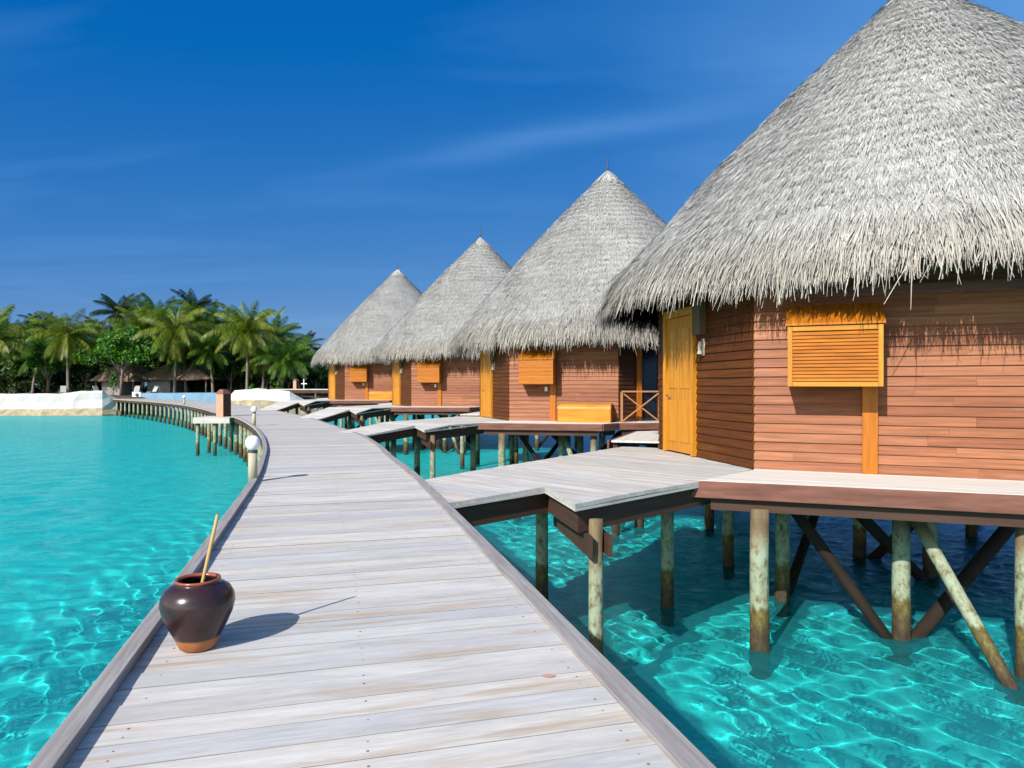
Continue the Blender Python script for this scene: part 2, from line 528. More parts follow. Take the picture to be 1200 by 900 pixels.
def seabed_mat():
    M = Mat('pale_sea_bed')
    p = M.pos()
    sp = M.n('ShaderNodeSeparateXYZ')
    M.l(p, sp.inputs[0])
    n = M.noise(p, 0.35, 5, 0.6)
    n2 = M.noise(M.mapping(p, (1, 1.5, 1), (0, 0, R(30))), 2.4, 5, 0.6, 1.2)
    c = M.ramp(n2, [(0.3, (0.56, 0.56, 0.52)), (0.5, (0.74, 0.74, 0.68)), (0.68, (0.88, 0.88, 0.82))])
    c = M.mix(M.maprange(n, 0.52, 0.72, 0.0, 0.45), c, (0.48, 0.52, 0.50))
    # bed coloured blue to the right, standing in for deep water's blue light
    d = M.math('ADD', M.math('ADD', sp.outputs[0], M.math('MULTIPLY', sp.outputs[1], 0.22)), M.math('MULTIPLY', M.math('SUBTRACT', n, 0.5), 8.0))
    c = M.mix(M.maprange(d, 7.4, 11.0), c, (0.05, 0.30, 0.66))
    M.principled(c, 0.95, M.bump(n2, 0.6, 0.05), 0.05)
    return M.m


W['seabed'] = seabed_mat()


# ------------------------------------------------------------------ geometry helpers
class MB:
    def __init__(self):
        self.v, self.f, self.u, self.m = [], [], [], []
        self.mi = 0

    def add(self, verts, faces, uvs=None):
        b = len(self.v)
        self.v.extend(tuple(p) for p in verts)
        for i, f in enumerate(faces):
            self.f.append([b + k for k in f])
            self.u.append(uvs[i] if uvs else [(0, 0)] * len(f))
            self.m.append(self.mi)

    def hexa(self, c, long=None):
        """8 corners (bottom ring 0-3, top ring 4-7); uv along the longest edge"""
        c = [Vector(p) for p in c]
        fs = [(3, 2, 1, 0), (4, 5, 6, 7), (0, 1, 5, 4), (1, 2, 6, 5), (2, 3, 7, 6), (3, 0, 4, 7)]
        e = [c[1] - c[0], c[3] - c[0], c[4] - c[0]]
        if long is None:
            long = max(range(3), key=lambda i: e[i].length)
        a = e[long].normalized()
        o1 = e[(long + 1) % 3]
        o2 = e[(long + 2) % 3]
        o1 = o1 - a * o1.dot(a)
        o2 = o2 - a * o2.dot(a)
        o1 = o1.normalized() if o1.length > 1e-9 else Vector((0, 0, 1))
        o2 = o2.normalized() if o2.length > 1e-9 else Vector((0, 0, 1))
        uv = [((p - c[0]).dot(a), (p - c[0]).dot(o1) + 0.71 * (p - c[0]).dot(o2)) for p in c]
        self.add(c, fs, [[uv[k] for k in f] for f in fs])

    def box(self, o, ax, ay, az):
        """corner o and three edge vectors"""
        o, ax, ay, az = Vector(o), Vector(ax), Vector(ay), Vector(az)
        if ax.cross(ay).dot(az) < 0:
            ax, ay = ay, ax
        self.hexa([o, o + ax, o + ax + ay, o + ay, o + az, o + ax + az, o + ax + ay + az, o + ay + az])

    def bar(self, a, b, w, h, up=(0, 0, 1)):
        a, b = Vector(a), Vector(b)
        t = (b - a).normalized()
        s = t.cross(Vector(up))
        if s.length < 1e-4:
            s = t.cross(Vector((0, 1, 0)))
        s.normalize()
        n = s.cross(t).normalized()
        self.box(a - s * w / 2 - n * h / 2, b - a, s * w, n * h)

    def tube(self, pts, radii, seg=10, cap=True, jit=0.0):
        pts = [Vector(p) for p in pts]
        rings = []
        L = 0.0
        ref = Vector((1, 0.13, 0.07))
        vs, us = [], []
        for i, p in enumerate(pts):
            t = (pts[min(i + 1, len(pts) - 1)] - pts[max(i - 1, 0)]).normalized()
            x = (ref - t * ref.dot(t))
            if x.length < 0.2:
                x = Vector((0, 1, 0)) - t * t.y
            x.normalize()
            y = t.cross(x)
            if i:
                L += (p - pts[i - 1]).length
            for k in range(seg):
                a = 2 * math.pi * k / seg
                r = radii[i] * (1 + (rng.uniform(-jit, jit) if jit else 0))
                vs.append(p + (x * math.cos(a) + y * math.sin(a)) * r)
                us.append((L, radii[i] * a))
        fs = []
        for i in range(len(pts) - 1):
            for k in range(seg):
                k2 = (k + 1) % seg
                fs.append((i * seg + k, i * seg + k2, (i + 1) * seg + k2, (i + 1) * seg + k))
        if cap:
            fs.append(tuple(range(seg - 1, -1, -1)))
            fs.append(tuple((len(pts) - 1) * seg + k for k in range(seg)))
        self.add(vs, fs, [[us[k] for k in f] for f in fs])

    def lathe(self, prof, seg=40, o=(0, 0, 0)):
        vs = [(o[0] + r * math.cos(2 * math.pi * k / seg), o[1] + r * math.sin(2 * math.pi * k / seg), o[2] + z) for r, z in prof for k in range(seg)]
        fs = []
        for i in range(len(prof) - 1):
            for k in range(seg):
                k2 = (k + 1) % seg
                fs.append((i * seg + k, i * seg + k2, (i + 1) * seg + k2, (i + 1) * seg + k))
        self.add(vs, fs)

    def poly_prism(self, poly, ztop, zbot, dirv=(1, 0)):
        """vertical prism; ztop/zbot are functions of (x, y) or numbers"""
        zt = ztop if callable(ztop) else (lambda x, y: ztop)
        zb = zbot if callable(zbot) else (lambda x, y: zbot)
        n = len(poly)
        area = sum(poly[i][0] * poly[(i + 1) % n][1] - poly[(i + 1) % n][0] * poly[i][1] for i in range(n))
        if area < 0:
            poly = poly[::-1]
        vs = [(x, y, zb(x, y)) for x, y in poly] + [(x, y, zt(x, y)) for x, y in poly]
        fs = [tuple(range(n - 1, -1, -1)), tuple(range(n, 2 * n))] + [(i, (i + 1) % n, n + (i + 1) % n, n + i) for i in range(n)]
        uv = [(x * dirv[0] + y * dirv[1], -x * dirv[1] + y * dirv[0]) for x, y in poly]
        uv = uv + [(a, b + 0.04) for a, b in uv]
        self.add(vs, fs, [[uv[k] for k in f] for f in fs])

    def planks(self, poly, dirv, w, gap, ztop, thick, jit=0.002, phase=0.0):
        """convex polygon cut into boards running along dirv"""
        d = Vector((dirv[0], dirv[1])).normalized()
        nrm = Vector((-d.y, d.x))
        vals = [nrm.x * x + nrm.y * y for x, y in poly]
        lo, hi = min(vals), max(vals)
        k = math.floor((lo - phase) / w)
        while phase + k * w < hi:
            a, b = phase + k * w + gap / 2, phase + (k + 1) * w - gap / 2
            k += 1
            q = clip(clip(poly, nrm, a, True), nrm, b, False)
            if len(q) < 3:
                continue
            j = rng.uniform(-jit, jit)
            zt = (lambda x, y, j=j: (ztop(x, y) if callable(ztop) else ztop) + j)
            self.poly_prism(q, zt, lambda x, y: (ztop(x, y) if callable(ztop) else ztop) - thick, (d.x, d.y))

    def build(self, name, mats, parent=None, smooth=False, bevel=0.0):
        me = bpy.data.meshes.new(name)
        me.from_pydata(self.v, [], self.f)
        ul = me.uv_layers.new(name='UVMap')
        flat = [c for f in self.u for p in f for c in p]
        ul.data.foreach_set('uv', flat)
        mats = mats if isinstance(mats, (list, tuple)) else [mats]
        for m in mats:
            me.materials.append(m)
        if len(mats) > 1:
            me.polygons.foreach_set('material_index', self.m)
        if smooth:
            me.polygons.foreach_set('use_smooth', [True] * len(me.polygons))
        me.update()
        o = bpy.data.objects.new(name, me)
        col.objects.link(o)
        if parent is not None:
            o.parent = parent
        if bevel:
            md = o.modifiers.new('bevel', 'BEVEL')
            md.width = bevel
            md.segments = 2
            md.limit_method = 'ANGLE'
        return o


def clip(poly, n, c, keep_above):
    out = []
    N = len(poly)
    for i in range(N):
        p, q = poly[i], poly[(i + 1) % N]
        dp = n.x * p[0] + n.y * p[1] - c
        dq = n.x * q[0] + n.y * q[1] - c
        if not keep_above:
            dp, dq = -dp, -dq
        if dp >= 0:
            out.append(p)
        if (dp > 0 > dq) or (dp < 0 < dq):
            t = dp / (dp - dq)
            out.append((p[0] + (q[0] - p[0]) * t, p[1] + (q[1] - p[1]) * t))
    return out


def empty(name, loc=(0, 0, 0), rz=0.0):
    o = bpy.data.objects.new(name, None)
    o.empty_display_size = 0.2
    col.objects.link(o)
    o.location = loc
    o.rotation_euler = (0, 0, rz)
    return o


def tag(o, label, cat, group=None):
    o['label'] = label
    o['category'] = cat
    if group:
        o['group'] = group
    return o


def structure(o):
    o['kind'] = 'structure'
    return o


def copy_tree(o, parent=None):
    c = o.copy()
    col.objects.link(c)
    if parent is not None:
        c.parent = parent
    for ch in list(o.children):
        copy_tree(ch, c)
    return c


def smoothstep(t):
    t = min(1.0, max(0.0, t))
    return t * t * (3 - 2 * t)


# ------------------------------------------------------------------ the setting: sea, sea bed, island ground
def grid_sheet(name, xs, ys, zf, mat, smooth=True):
    mb = MB()
    vs = [(x, y, zf(x, y)) for y in ys for x in xs]
    n = len(xs)
    fs = [(j * n + i, j * n + i + 1, (j + 1) * n + i + 1, (j + 1) * n + i) for j in range(len(ys) - 1) for i in range(n - 1)]
    mb.add(vs, fs)
    return mb.build(name, mat, None, smooth)


def spread(a, b, near, far, g):
    out = [0.0]
    s = near
    while out[-1] < b:
        out.append(out[-1] + s)
        s = min(far, s * g)
    neg = [0.0]
    s = near
    while neg[-1] > a:
        neg.append(neg[-1] - s)
        s = min(far, s * g)
    return sorted(set(neg + out))


xs = spread(-3500, 3500, 1.2, 400, 1.12)
ys = spread(-300, 6000, 1.2, 500, 1.12)


def bed_z(x, y):
    z = -0.80 + 0.10 * math.sin(x * 0.7 + 1.3 * math.sin(y * 0.4)) * math.cos(y * 0.55 + 0.4 * x)
    z -= 2.5 * smoothstep((x + 0.22 * y - 11) / 14)
    shore = smoothstep((y - 62 + 0.0 * x) / 12) * smoothstep((-8 - x) / 14)
    return z + 0.5 * shore


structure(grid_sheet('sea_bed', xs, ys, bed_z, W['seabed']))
# real waves: many small wave trains, fading with distance; the sun's light is focused through them on to the bed
wr = random.Random(5)
WAVES = []
for i in range(44):
    lam = 0.21 * (2.4 / 0.21) ** ((i / 43.0) ** 1.5) * wr.uniform(.9, 1.1)
    an = R(50) + wr.gauss(0, 1.05)
    sl = WSLOPE * (1.15 if lam < .45 else (0.9 if lam < .8 else .42))
    WAVES.append((2 * math.pi / lam * math.cos(an), 2 * math.pi / lam * math.sin(an), wr.uniform(0, 6.28), sl * lam / (2 * math.pi) * wr.uniform(.6, 1.3)))


def water_sheet():
    def core(a, b, c0, c1, st, g):
        mid = list(np.arange(c0, c1, st))
        hi, lo = [c1], [c0]
        w = st
        while hi[-1] < b:
            w = min(w * g, 500)
            hi.append(hi[-1] + w)
        w = st
        while lo[-1] > a:
            w = min(w * g, 500)
            lo.append(lo[-1] - w)
        return np.array(lo[:0:-1] + mid + hi)
    xs_ = core(-3500, 3500, -6.5, 9.5, 0.05, 1.022)
    ys_ = core(-300, 6000, 1.8, 17.0, 0.05, 1.022)
    X, Y = np.meshgrid(xs_, ys_)
    Z = np.zeros_like(X)
    dxl = np.maximum(np.abs(np.gradient(xs_))[None, :], np.abs(np.gradient(ys_))[:, None])
    for kx, ky, ph, am in WAVES:
        lam = 2 * math.pi / math.hypot(kx, ky)
        Z += am * np.clip((lam / 3.6 - dxl) / (lam / 3.6 - lam / 6), 0, 1) * np.sin(kx * X + ky * Y + ph)
    nx, ny = len(xs_), len(ys_)
    me = bpy.data.meshes.new('water')
    V = np.stack([X, Y, Z], -1).reshape(-1, 3)
    i = (np.arange(ny - 1)[:, None] * nx + np.arange(nx - 1)[None, :]).reshape(-1)
    F = np.stack([i, i + 1, i + nx + 1, i + nx], -1)
    me.from_pydata(V.tolist(), [], F.tolist())
    me.materials.append(W['water'])
    me.polygons.foreach_set('use_smooth', [True] * len(me.polygons))
    me.update()
    o = bpy.data.objects.new('water', me)
    col.objects.link(o)
    return o


wat = structure(water_sheet())
wat.cycles.is_caustics_caster = True
bpy.data.objects['sea_bed'].cycles.is_caustics_receiver = True
sun.cycles.is_caustics_light = True


def isl_z(x, y):
    edge = smoothstep((y - 76.5) / 3) * smoothstep((-16 - x) / 9) * smoothstep((190 - y) / 20)
    return -2.0 + 4.1 * edge + 0.12 * math.sin(x * 0.9) * math.cos(y * 0.7)


structure(grid_sheet('ground', [-260 + 4 * i for i in range(64)], [74 + 1.2 * i for i in range(8)] + [85 + 5 * i for i in range(24)], isl_z, W['ground']))

# ------------------------------------------------------------------ boardwalk
CTR = [(0.95, -3.0, 2.04), (-0.43, 2.14, 2.04), (-0.98, 4.2, 2.05), (-1.60, 6.47, 2.07), (-2.28, 8.9, 2.09), (-3.04, 11.3, 2.12), (-3.85, 13.9, 2.3), (-5.6, 18.95, 2.65),
       (-8.4, 26.0, 2.9), (-11.75, 33.1, 3.1), (-15.6, 40.0, 3.5), (-19.2, 46.3, 3.6), (-24.4, 54.6, 3.6), (-30.2, 62.4, 3.6), (-36.6, 70.0, 3.6), (-46.5, 81.0, 3.6), (-50, 85, 3.6)]


def catmull(p, n=24):
    out = []
    for i in range(1, len(p) - 2):
        a, b, c, d = (np.array(q, float) for q in p[i - 1:i + 3])
        for k in range(n):
            t = k / n
            out.append(0.5 * ((2 * b) + (-a + c) * t + (2 * a - 5 * b + 4 * c - d) * t * t + (-a + 3 * b - 3 * c + d) * t ** 3))
    out.append(np.array(p[-2], float))
    return np.array(out)


first = np.array(CTR[0]) * 2 - np.array(CTR[1])
path = catmull([tuple(first)] + CTR)
seglen = np.hypot(np.diff(path[:, 0]), np.diff(path[:, 1]))
arc = np.concatenate([[0], np.cumsum(seglen)])
TOTAL = arc[-1]


def walk_z(y):
    return EYE - (1.2 + 0.3 * smoothstep((y - 10) / 18.0))


def at(s):
    x = np.interp(s, arc, path[:, 0])
    y = np.interp(s, arc, path[:, 1])
    w = np.interp(s, arc, path[:, 2])
    e = 0.25
    tx = np.interp(s + e, arc, path[:, 0]) - np.interp(s - e, arc, path[:, 0])
    ty = np.interp(s + e, arc, path[:, 1]) - np.interp(s - e, arc, path[:, 1])
    L = math.hypot(tx, ty)
    tx, ty = tx / L, ty / L
    return Vector((x, y)), Vector((tx, ty)), Vector((ty, -tx)), w      # centre, tangent, right-hand normal, width


def side_pt(s, off_from_right=None, off_from_left=None, dz=0.0):
    c, t, n, w = at(s)
    p = c + n * (w / 2 - off_from_right) if off_from_right is not None else c - n * (w / 2 - off_from_left)
    return Vector((p.x, p.y, walk_z(p.y) + dz))


walk = tag(empty('boardwalk', (0, 0, 0)), 'long weathered grey plank boardwalk curving away left to the island on pale posts', 'boardwalk')
mb = MB()
s = 0.0
while s < TOTAL - 0.2:
    w_ = rng.choice((0.142, 0.15, 0.15, 0.158)) if s < 40 else 0.16
    s0, s1 = s + 0.0018, s + w_ - 0.0018
    s += w_
    j = rng.uniform(-0.0025, 0.0025)
    a, b = side_pt(s0, off_from_left=0.015, dz=j), side_pt(s0, off_from_right=0.05, dz=j)
    c, d = side_pt(s1, off_from_right=0.05, dz=j), side_pt(s1, off_from_left=0.015, dz=j)
    dn = Vector((0, 0, -0.04))
    mb.hexa([a + dn, b + dn, c + dn, d + dn, a, b, c, d], 0)
    mb.m[-6:] = [0, 0, 2, 0, 2, 0]              # the long sides are coloured dark so the joints read dark
    if s < 16:      # nail heads over the bearers
        mb.mi = 1
        for off in (0.20, 1.02 + 0.02 * math.sin(s), 1.86):
            for q in (0.3, 0.72):
                if rng.random() < 0.25:
                    continue
                p = side_pt(s0 + (s1 - s0) * q, off_from_left=off + rng.uniform(-0.008, 0.008), dz=j + 0.0012)
                r_ = rng.uniform(0.003, 0.0062)
                vs = [(p.x + r_ * math.cos(k * math.pi / 3), p.y + r_ * math.sin(k * math.pi / 3), p.z) for k in range(6)]
                mb.add(vs, [tuple(range(6))])
        mb.mi = 0
mb.build('deck', [W['deck'], W['rust'], W['joint']], walk)


def strip(mb, s0, s1, step, off_l, off_r, z0, z1, left=True, joint=3.2):
    """timber following the edge of the boardwalk, in lengths of about `joint`"""
    s = s0
    key = 'off_from_left' if left else 'off_from_right'
    while s < s1 - 0.05:
        e = min(s + joint, s1)
        n = max(1, int((e - s) / step))
        for i in range(n):
            pass
        ring = []
        us = []
        for i in range(n + 1):
            q = s + (e - s - 0.0012) * i / n
            for off, dz in ((off_l, z0), (off_r, z0), (off_r, z1), (off_l, z1)):
                ring.append(side_pt(q, **{key: off}, dz=dz))
                us.append((q, off + dz * 0.7))
        fs = []
        for i in range(n):
            for k in range(4):
                k2 = (k + 1) % 4
                f = (i * 4 + k, i * 4 + k2, (i + 1) * 4 + k2, (i + 1) * 4 + k)
                fs.append(f if not left else f[::-1])
        fs.append((0, 1, 2, 3))
        fs.append(tuple(n * 4 + k for k in (3, 2, 1, 0)))
        mb.add(ring, fs, [[us[k] for k in f] for f in fs])
        s = e


mb = MB()
strip(mb, 0, TOTAL - 1, 0.6, 0.0, 0.078, 0.004, 0.05, True, 999)
mb.build('kerb', W['kerb'], walk, bevel=0.004)
mb = MB()
strip(mb, 0, TOTAL - 1, 0.6, 0.0, 0.105, 0.003, 0.02, False, 999)
mb.build('kerb', W['kerb'], walk, bevel=0.003)
for left in (True, False):
    mb = MB()
    strip(mb, 0, TOTAL - 1, 0.8, 0.03, 0.10, -0.27, -0.045, left, 4.0)
    mb.build('stringer', W['beam'], walk)


def pile(mb, x, y, ztop, r=0.1, seg=14, zbot=-2.2):
    zs = [zbot, -0.6, 0.0, 0.35, 0.6, 1.0, ztop]
    zs = [z for z in zs if z < ztop - 0.05] + [ztop]
    mb.tube([(x + rng.uniform(-.006, .006), y + rng.uniform(-.006, .006), z) for z in zs], [r * (1.04 - 0.02 * i) for i in range(len(zs))], seg)


s = 1.5
k = 0
while s < TOTAL - 2:
    for left in (True, False):
        if not left and k % 2 and s > 12:
            continue
        p = side_pt(s, **({'off_from_left': 0.19} if left else {'off_from_right': 0.19}))
        m = MB()
        pile(m, p.x, p.y, p.z - 0.046, 0.085 if s < 12 else 0.105)
        m.build('post', W['pile'], walk, True)
    s += 2.2 if s < 12 else 1.8
    k += 1
s = 1.5
while s < 42:
    a, b = side_pt(s, off_from_left=0.12, dz=-0.40), side_pt(s, off_from_right=0.12, dz=-0.40)
    mb = MB()
    mb.bar(a, b, 0.07, 0.22)
    mb.build('cross_beam', W['beam'], walk)
    s += 2.2 if s < 12 else 1.8

# ------------------------------------------------------------------ thatched huts
HUTS = [((7.88, 13.37), 0.0, 0.0), ((3.76, 26.85), 8.0, 0.04), ((-1.82, 39.4), 15.0, 0.15), ((-8.5, 50.8), 22.0, 0.25)]
DECK = 2.09
C0 = Vector((7.88, 13.37))


def V2(x, y):
    return Vector((x, y))


A = V2(-4.37, -3.47)
B = V2(-5.05, -0.31)
MT = V2(0.922, -0.387).normalized()
Cc = A + MT * 3.62
D1 = Cc + V2(math.cos(R(35)), math.sin(R(35))) * 0.9
D2 = V2(4.3, -3.3)
REST = [V2(5.3, 0), V2(3.75, 3.75), V2(0, 5.3), V2(-3.75, 3.75)]
WALL_H = 3.3


def clad(mb, p0, p1, z0, z1, pitch=0.133, cut=()):
    """lapped boards between two plan points, outside to the right of p0->p1"""
    t = (p1 - p0)
    L = t.length
    t = t / L
    n = V2(t.y, -t.x)
    k = 0
    z = z0
    while z < z1 - 0.02:
        zt = min(z + pitch, z1)
        x = 0.0
        first = True
        while x < L - 1e-3:
            e = x + (rng.uniform(0.4, 3.0) if first else rng.uniform(2.2, 3.6))
            first = False
            if L - e < 0.5:
                e = L
            a, b = p0 + t * x, p0 + t * (e - 0.002)
            o0, o1 = 0.036 + rng.uniform(-.004, .004), 0.010
            zb = z + 0.003
            cs = []
            for q in (a, b):
                cs.append([(q.x, q.y, zb), (q.x + n.x * o0, q.y + n.y * o0, zb), (q.x + n.x * o1, q.y + n.y * o1, zt + 0.012), (q.x, q.y, zt + 0.012)])
            mb.hexa([cs[0][0], cs[0][1], cs[1][1], cs[1][0], cs[0][3], cs[0][2], cs[1][2], cs[1][3]])
            x = e
        z = zt
        k += 1


def back_panel(mb, p0, p1, z0, z1, th=0.06):
    t = (p1 - p0).normalized()
    n = V2(t.y, -t.x)
    mb.box((p0.x - n.x * (th + .002), p0.y - n.y * (th + .002), z0), (p1.x - p0.x, p1.y - p0.y, 0), (n.x * th, n.y * th, 0), (0, 0, z1 - z0))


def onwall(p0, t, n, a, out, z):
    q = p0 + t * a + n * out
    return Vector((q.x, q.y, z))


def wbox(mb, p0, t, n, a0, a1, o0, o1, z0, z1):
    mb.box(onwall(p0, t, n, a0, o0, z0), Vector((t.x, t.y, 0)) * (a1 - a0), Vector((n.x, n.y, 0)) * (o1 - o0), (0, 0, z1 - z0))


def v3(p, z):
    return Vector((p.x, p.y, z))


def thatch_mesh(seed=3):
    g = np.random.default_rng(seed)
    RAD, ZE, ZA = 6.02, 3.06, 9.6
    Ls = math.hypot(RAD, ZA - ZE)

    def surf(phi, q):                 # q: 0 apex .. 1 eave ; gently swelling profile
        r = RAD * q
        z = ZA + (ZE - ZA) * q + 0.16 * np.sin(math.pi * np.clip(q, 0, 1)) ** 1.0 - 0.18 * np.clip((q - 0.93) / 0.07, 0, 1.5) ** 2
        wob = 0.05 * np.sin(phi * 7 + q * 9) + 0.04 * np.sin(phi * 13 - q * 21)
        return np.stack([r * np.cos(phi), r * np.sin(phi), z + wob * q], -1)

    V, F = [], []
    base = 0
    # solid core: outer skin, eave edge, underside
    seg = 72
    ph = np.linspace(0, 2 * math.pi, seg, endpoint=False)
    prof = [(0.02, 0.0), (0.25, 0), (0.5, 0), (0.75, 0), (0.95, 0), (0.995, -0.05), (0.97, -0.22), (0.6, -0.42), (0.02, -0.5)]
    core = []
    for q, dz in prof:
        P = surf(ph, np.full(seg, q))
        P[:, 2] += dz - 0.03
        core.append(P)
    core = np.concatenate(core)
    cf = []
    for i in range(len(prof) - 1):
        for k in range(seg):
            k2 = (k + 1) % seg
            cf.append((i * seg + k, (i + 1) * seg + k, (i + 1) * seg + k2, i * seg + k2))
    V.append(core)
    F += cf
    base = len(core)

    def blades(n, q, length, width, lift, droop, yaw=0.16, clumps=0):
        nonlocal base
        phi = g.uniform(0, 2 * math.pi, n)
        if clumps:                     # bundles of leaf butts tied side by side
            ci = g.integers(0, clumps, n)
            cp = g.uniform(0, 2 * math.pi, clumps)
            mixed = g.random(n) < 0.72
            phi = np.where(mixed, cp[ci] + g.normal(0, 0.007, n), phi)
            length = length * np.where(mixed, g.uniform(0.72, 1.22, clumps)[ci], 1.0)
            lift = lift + np.where(mixed, g.normal(0, 0.03, clumps)[ci], 0.0)
        P = surf(phi, q)
        dq = 0.01
        T = surf(phi, q + dq) - surf(phi, q - dq)
        T /= np.linalg.norm(T, axis=1, keepdims=True)
        S = np.stack([-np.sin(phi), np.cos(phi), np.zeros(n)], -1)
        N = np.cross(S, T)
        N /= np.linalg.norm(N, axis=1, keepdims=True)
        N *= np.sign(N[:, 2:3] + 1e-9)
        ya = g.normal(0, yaw, n)[:, None]
        T = T * np.cos(ya) + S * np.sin(ya)
        S2 = np.cross(T, N)
        rl = g.normal(0, 0.28, n)[:, None]
        S2 = S2 * np.cos(rl) + N * np.sin(rl)
        P = P + N * (g.uniform(0.0, 0.035, n)[:, None])
        Lh = length[:, None]
        W_ = width[:, None]
        mid = P + T * Lh * 0.55 + N * (lift[:, None] * 0.55)
        tip = P + T * Lh + N * lift[:, None]
        tip[:, 2] -= droop
        mid[:, 2] -= droop * 0.25
        tw = W_ * g.uniform(0.15, 0.6, n)[:, None]
        vs = np.stack([P - S2 * W_ * .5, P + S2 * W_ * .5, mid + S2 * W_ * .5, mid - S2 * W_ * .5, tip + S2 * tw * .5, tip - S2 * tw * .5], 1).reshape(-1, 3)
        idx = base + 6 * np.arange(n)
        f = np.stack([np.stack([idx, idx + 1, idx + 2, idx + 3], -1), np.stack([idx + 3, idx + 2, idx + 4, idx + 5], -1)], 1).reshape(-1, 4)
        V.append(vs)
        F.extend(f.tolist())
        base += len(vs)

    n = 250000
    q = np.sqrt(g.uniform(0.0004, 0.93, n))
    rows = 30.0                     # loose courses: most leaf ends gather near them
    q = np.clip(q + 0.005 * np.sin(q * rows * 2 * math.pi), 0.01, 0.965)
    blades(n, q, g.uniform(0.14, 0.36, n) * (0.5 + 0.5 * q), g.uniform(0.004, 0.0135, n), g.normal(0.020, 0.016, n), g.uniform(0, 0.02, n))
    n = 34000
    q = g.uniform(0.925, 0.985, n)
    blades(n, q, g.uniform(0.25, 0.6, n), g.uniform(0.005, 0.016, n), g.normal(0.02, 0.04, n), g.uniform(0.0, 0.14, n), 0.14, 520)
    n = 20000
    q = g.uniform(0.965, 1.0, n)
    blades(n, q, g.uniform(0.2, 0.52, n), g.uniform(0.006, 0.018, n), g.normal(-0.06, 0.06, n), g.uniform(0.03, 0.22, n), 0.18, 560)
    n = 60                         # loose strands hanging below the eave
    q = g.uniform(0.97, 1.0, n)
    blades(n, q, g.uniform(0.5, 0.85, n), g.uniform(0.008, 0.015, n), g.normal(-0.1, 0.12, n), g.uniform(0.1, 0.35, n), 0.5)
    n = 700                         # cap of the peak
    q = g.uniform(0.0, 0.02, n)
    blades(n, q, g.uniform(0.4, 0.9, n), g.uniform(0.03, 0.06, n), g.normal(0.03, 0.02, n), g.uniform(0.0, 0.02, n), 0.1)
    me = bpy.data.meshes.new('roof')
    me.from_pydata(np.concatenate(V).tolist(), [], F)
    me.materials.append(W['thatch'])
    me.update()
    return me


ROOF = thatch_mesh()
SIDE_T = (B - A).normalized()
SIDE_N = V2(-SIDE_T.y, SIDE_T.x)           # outward, to the left of A->B
MN = V2(MT.y, -MT.x)                       # outward from the main wall


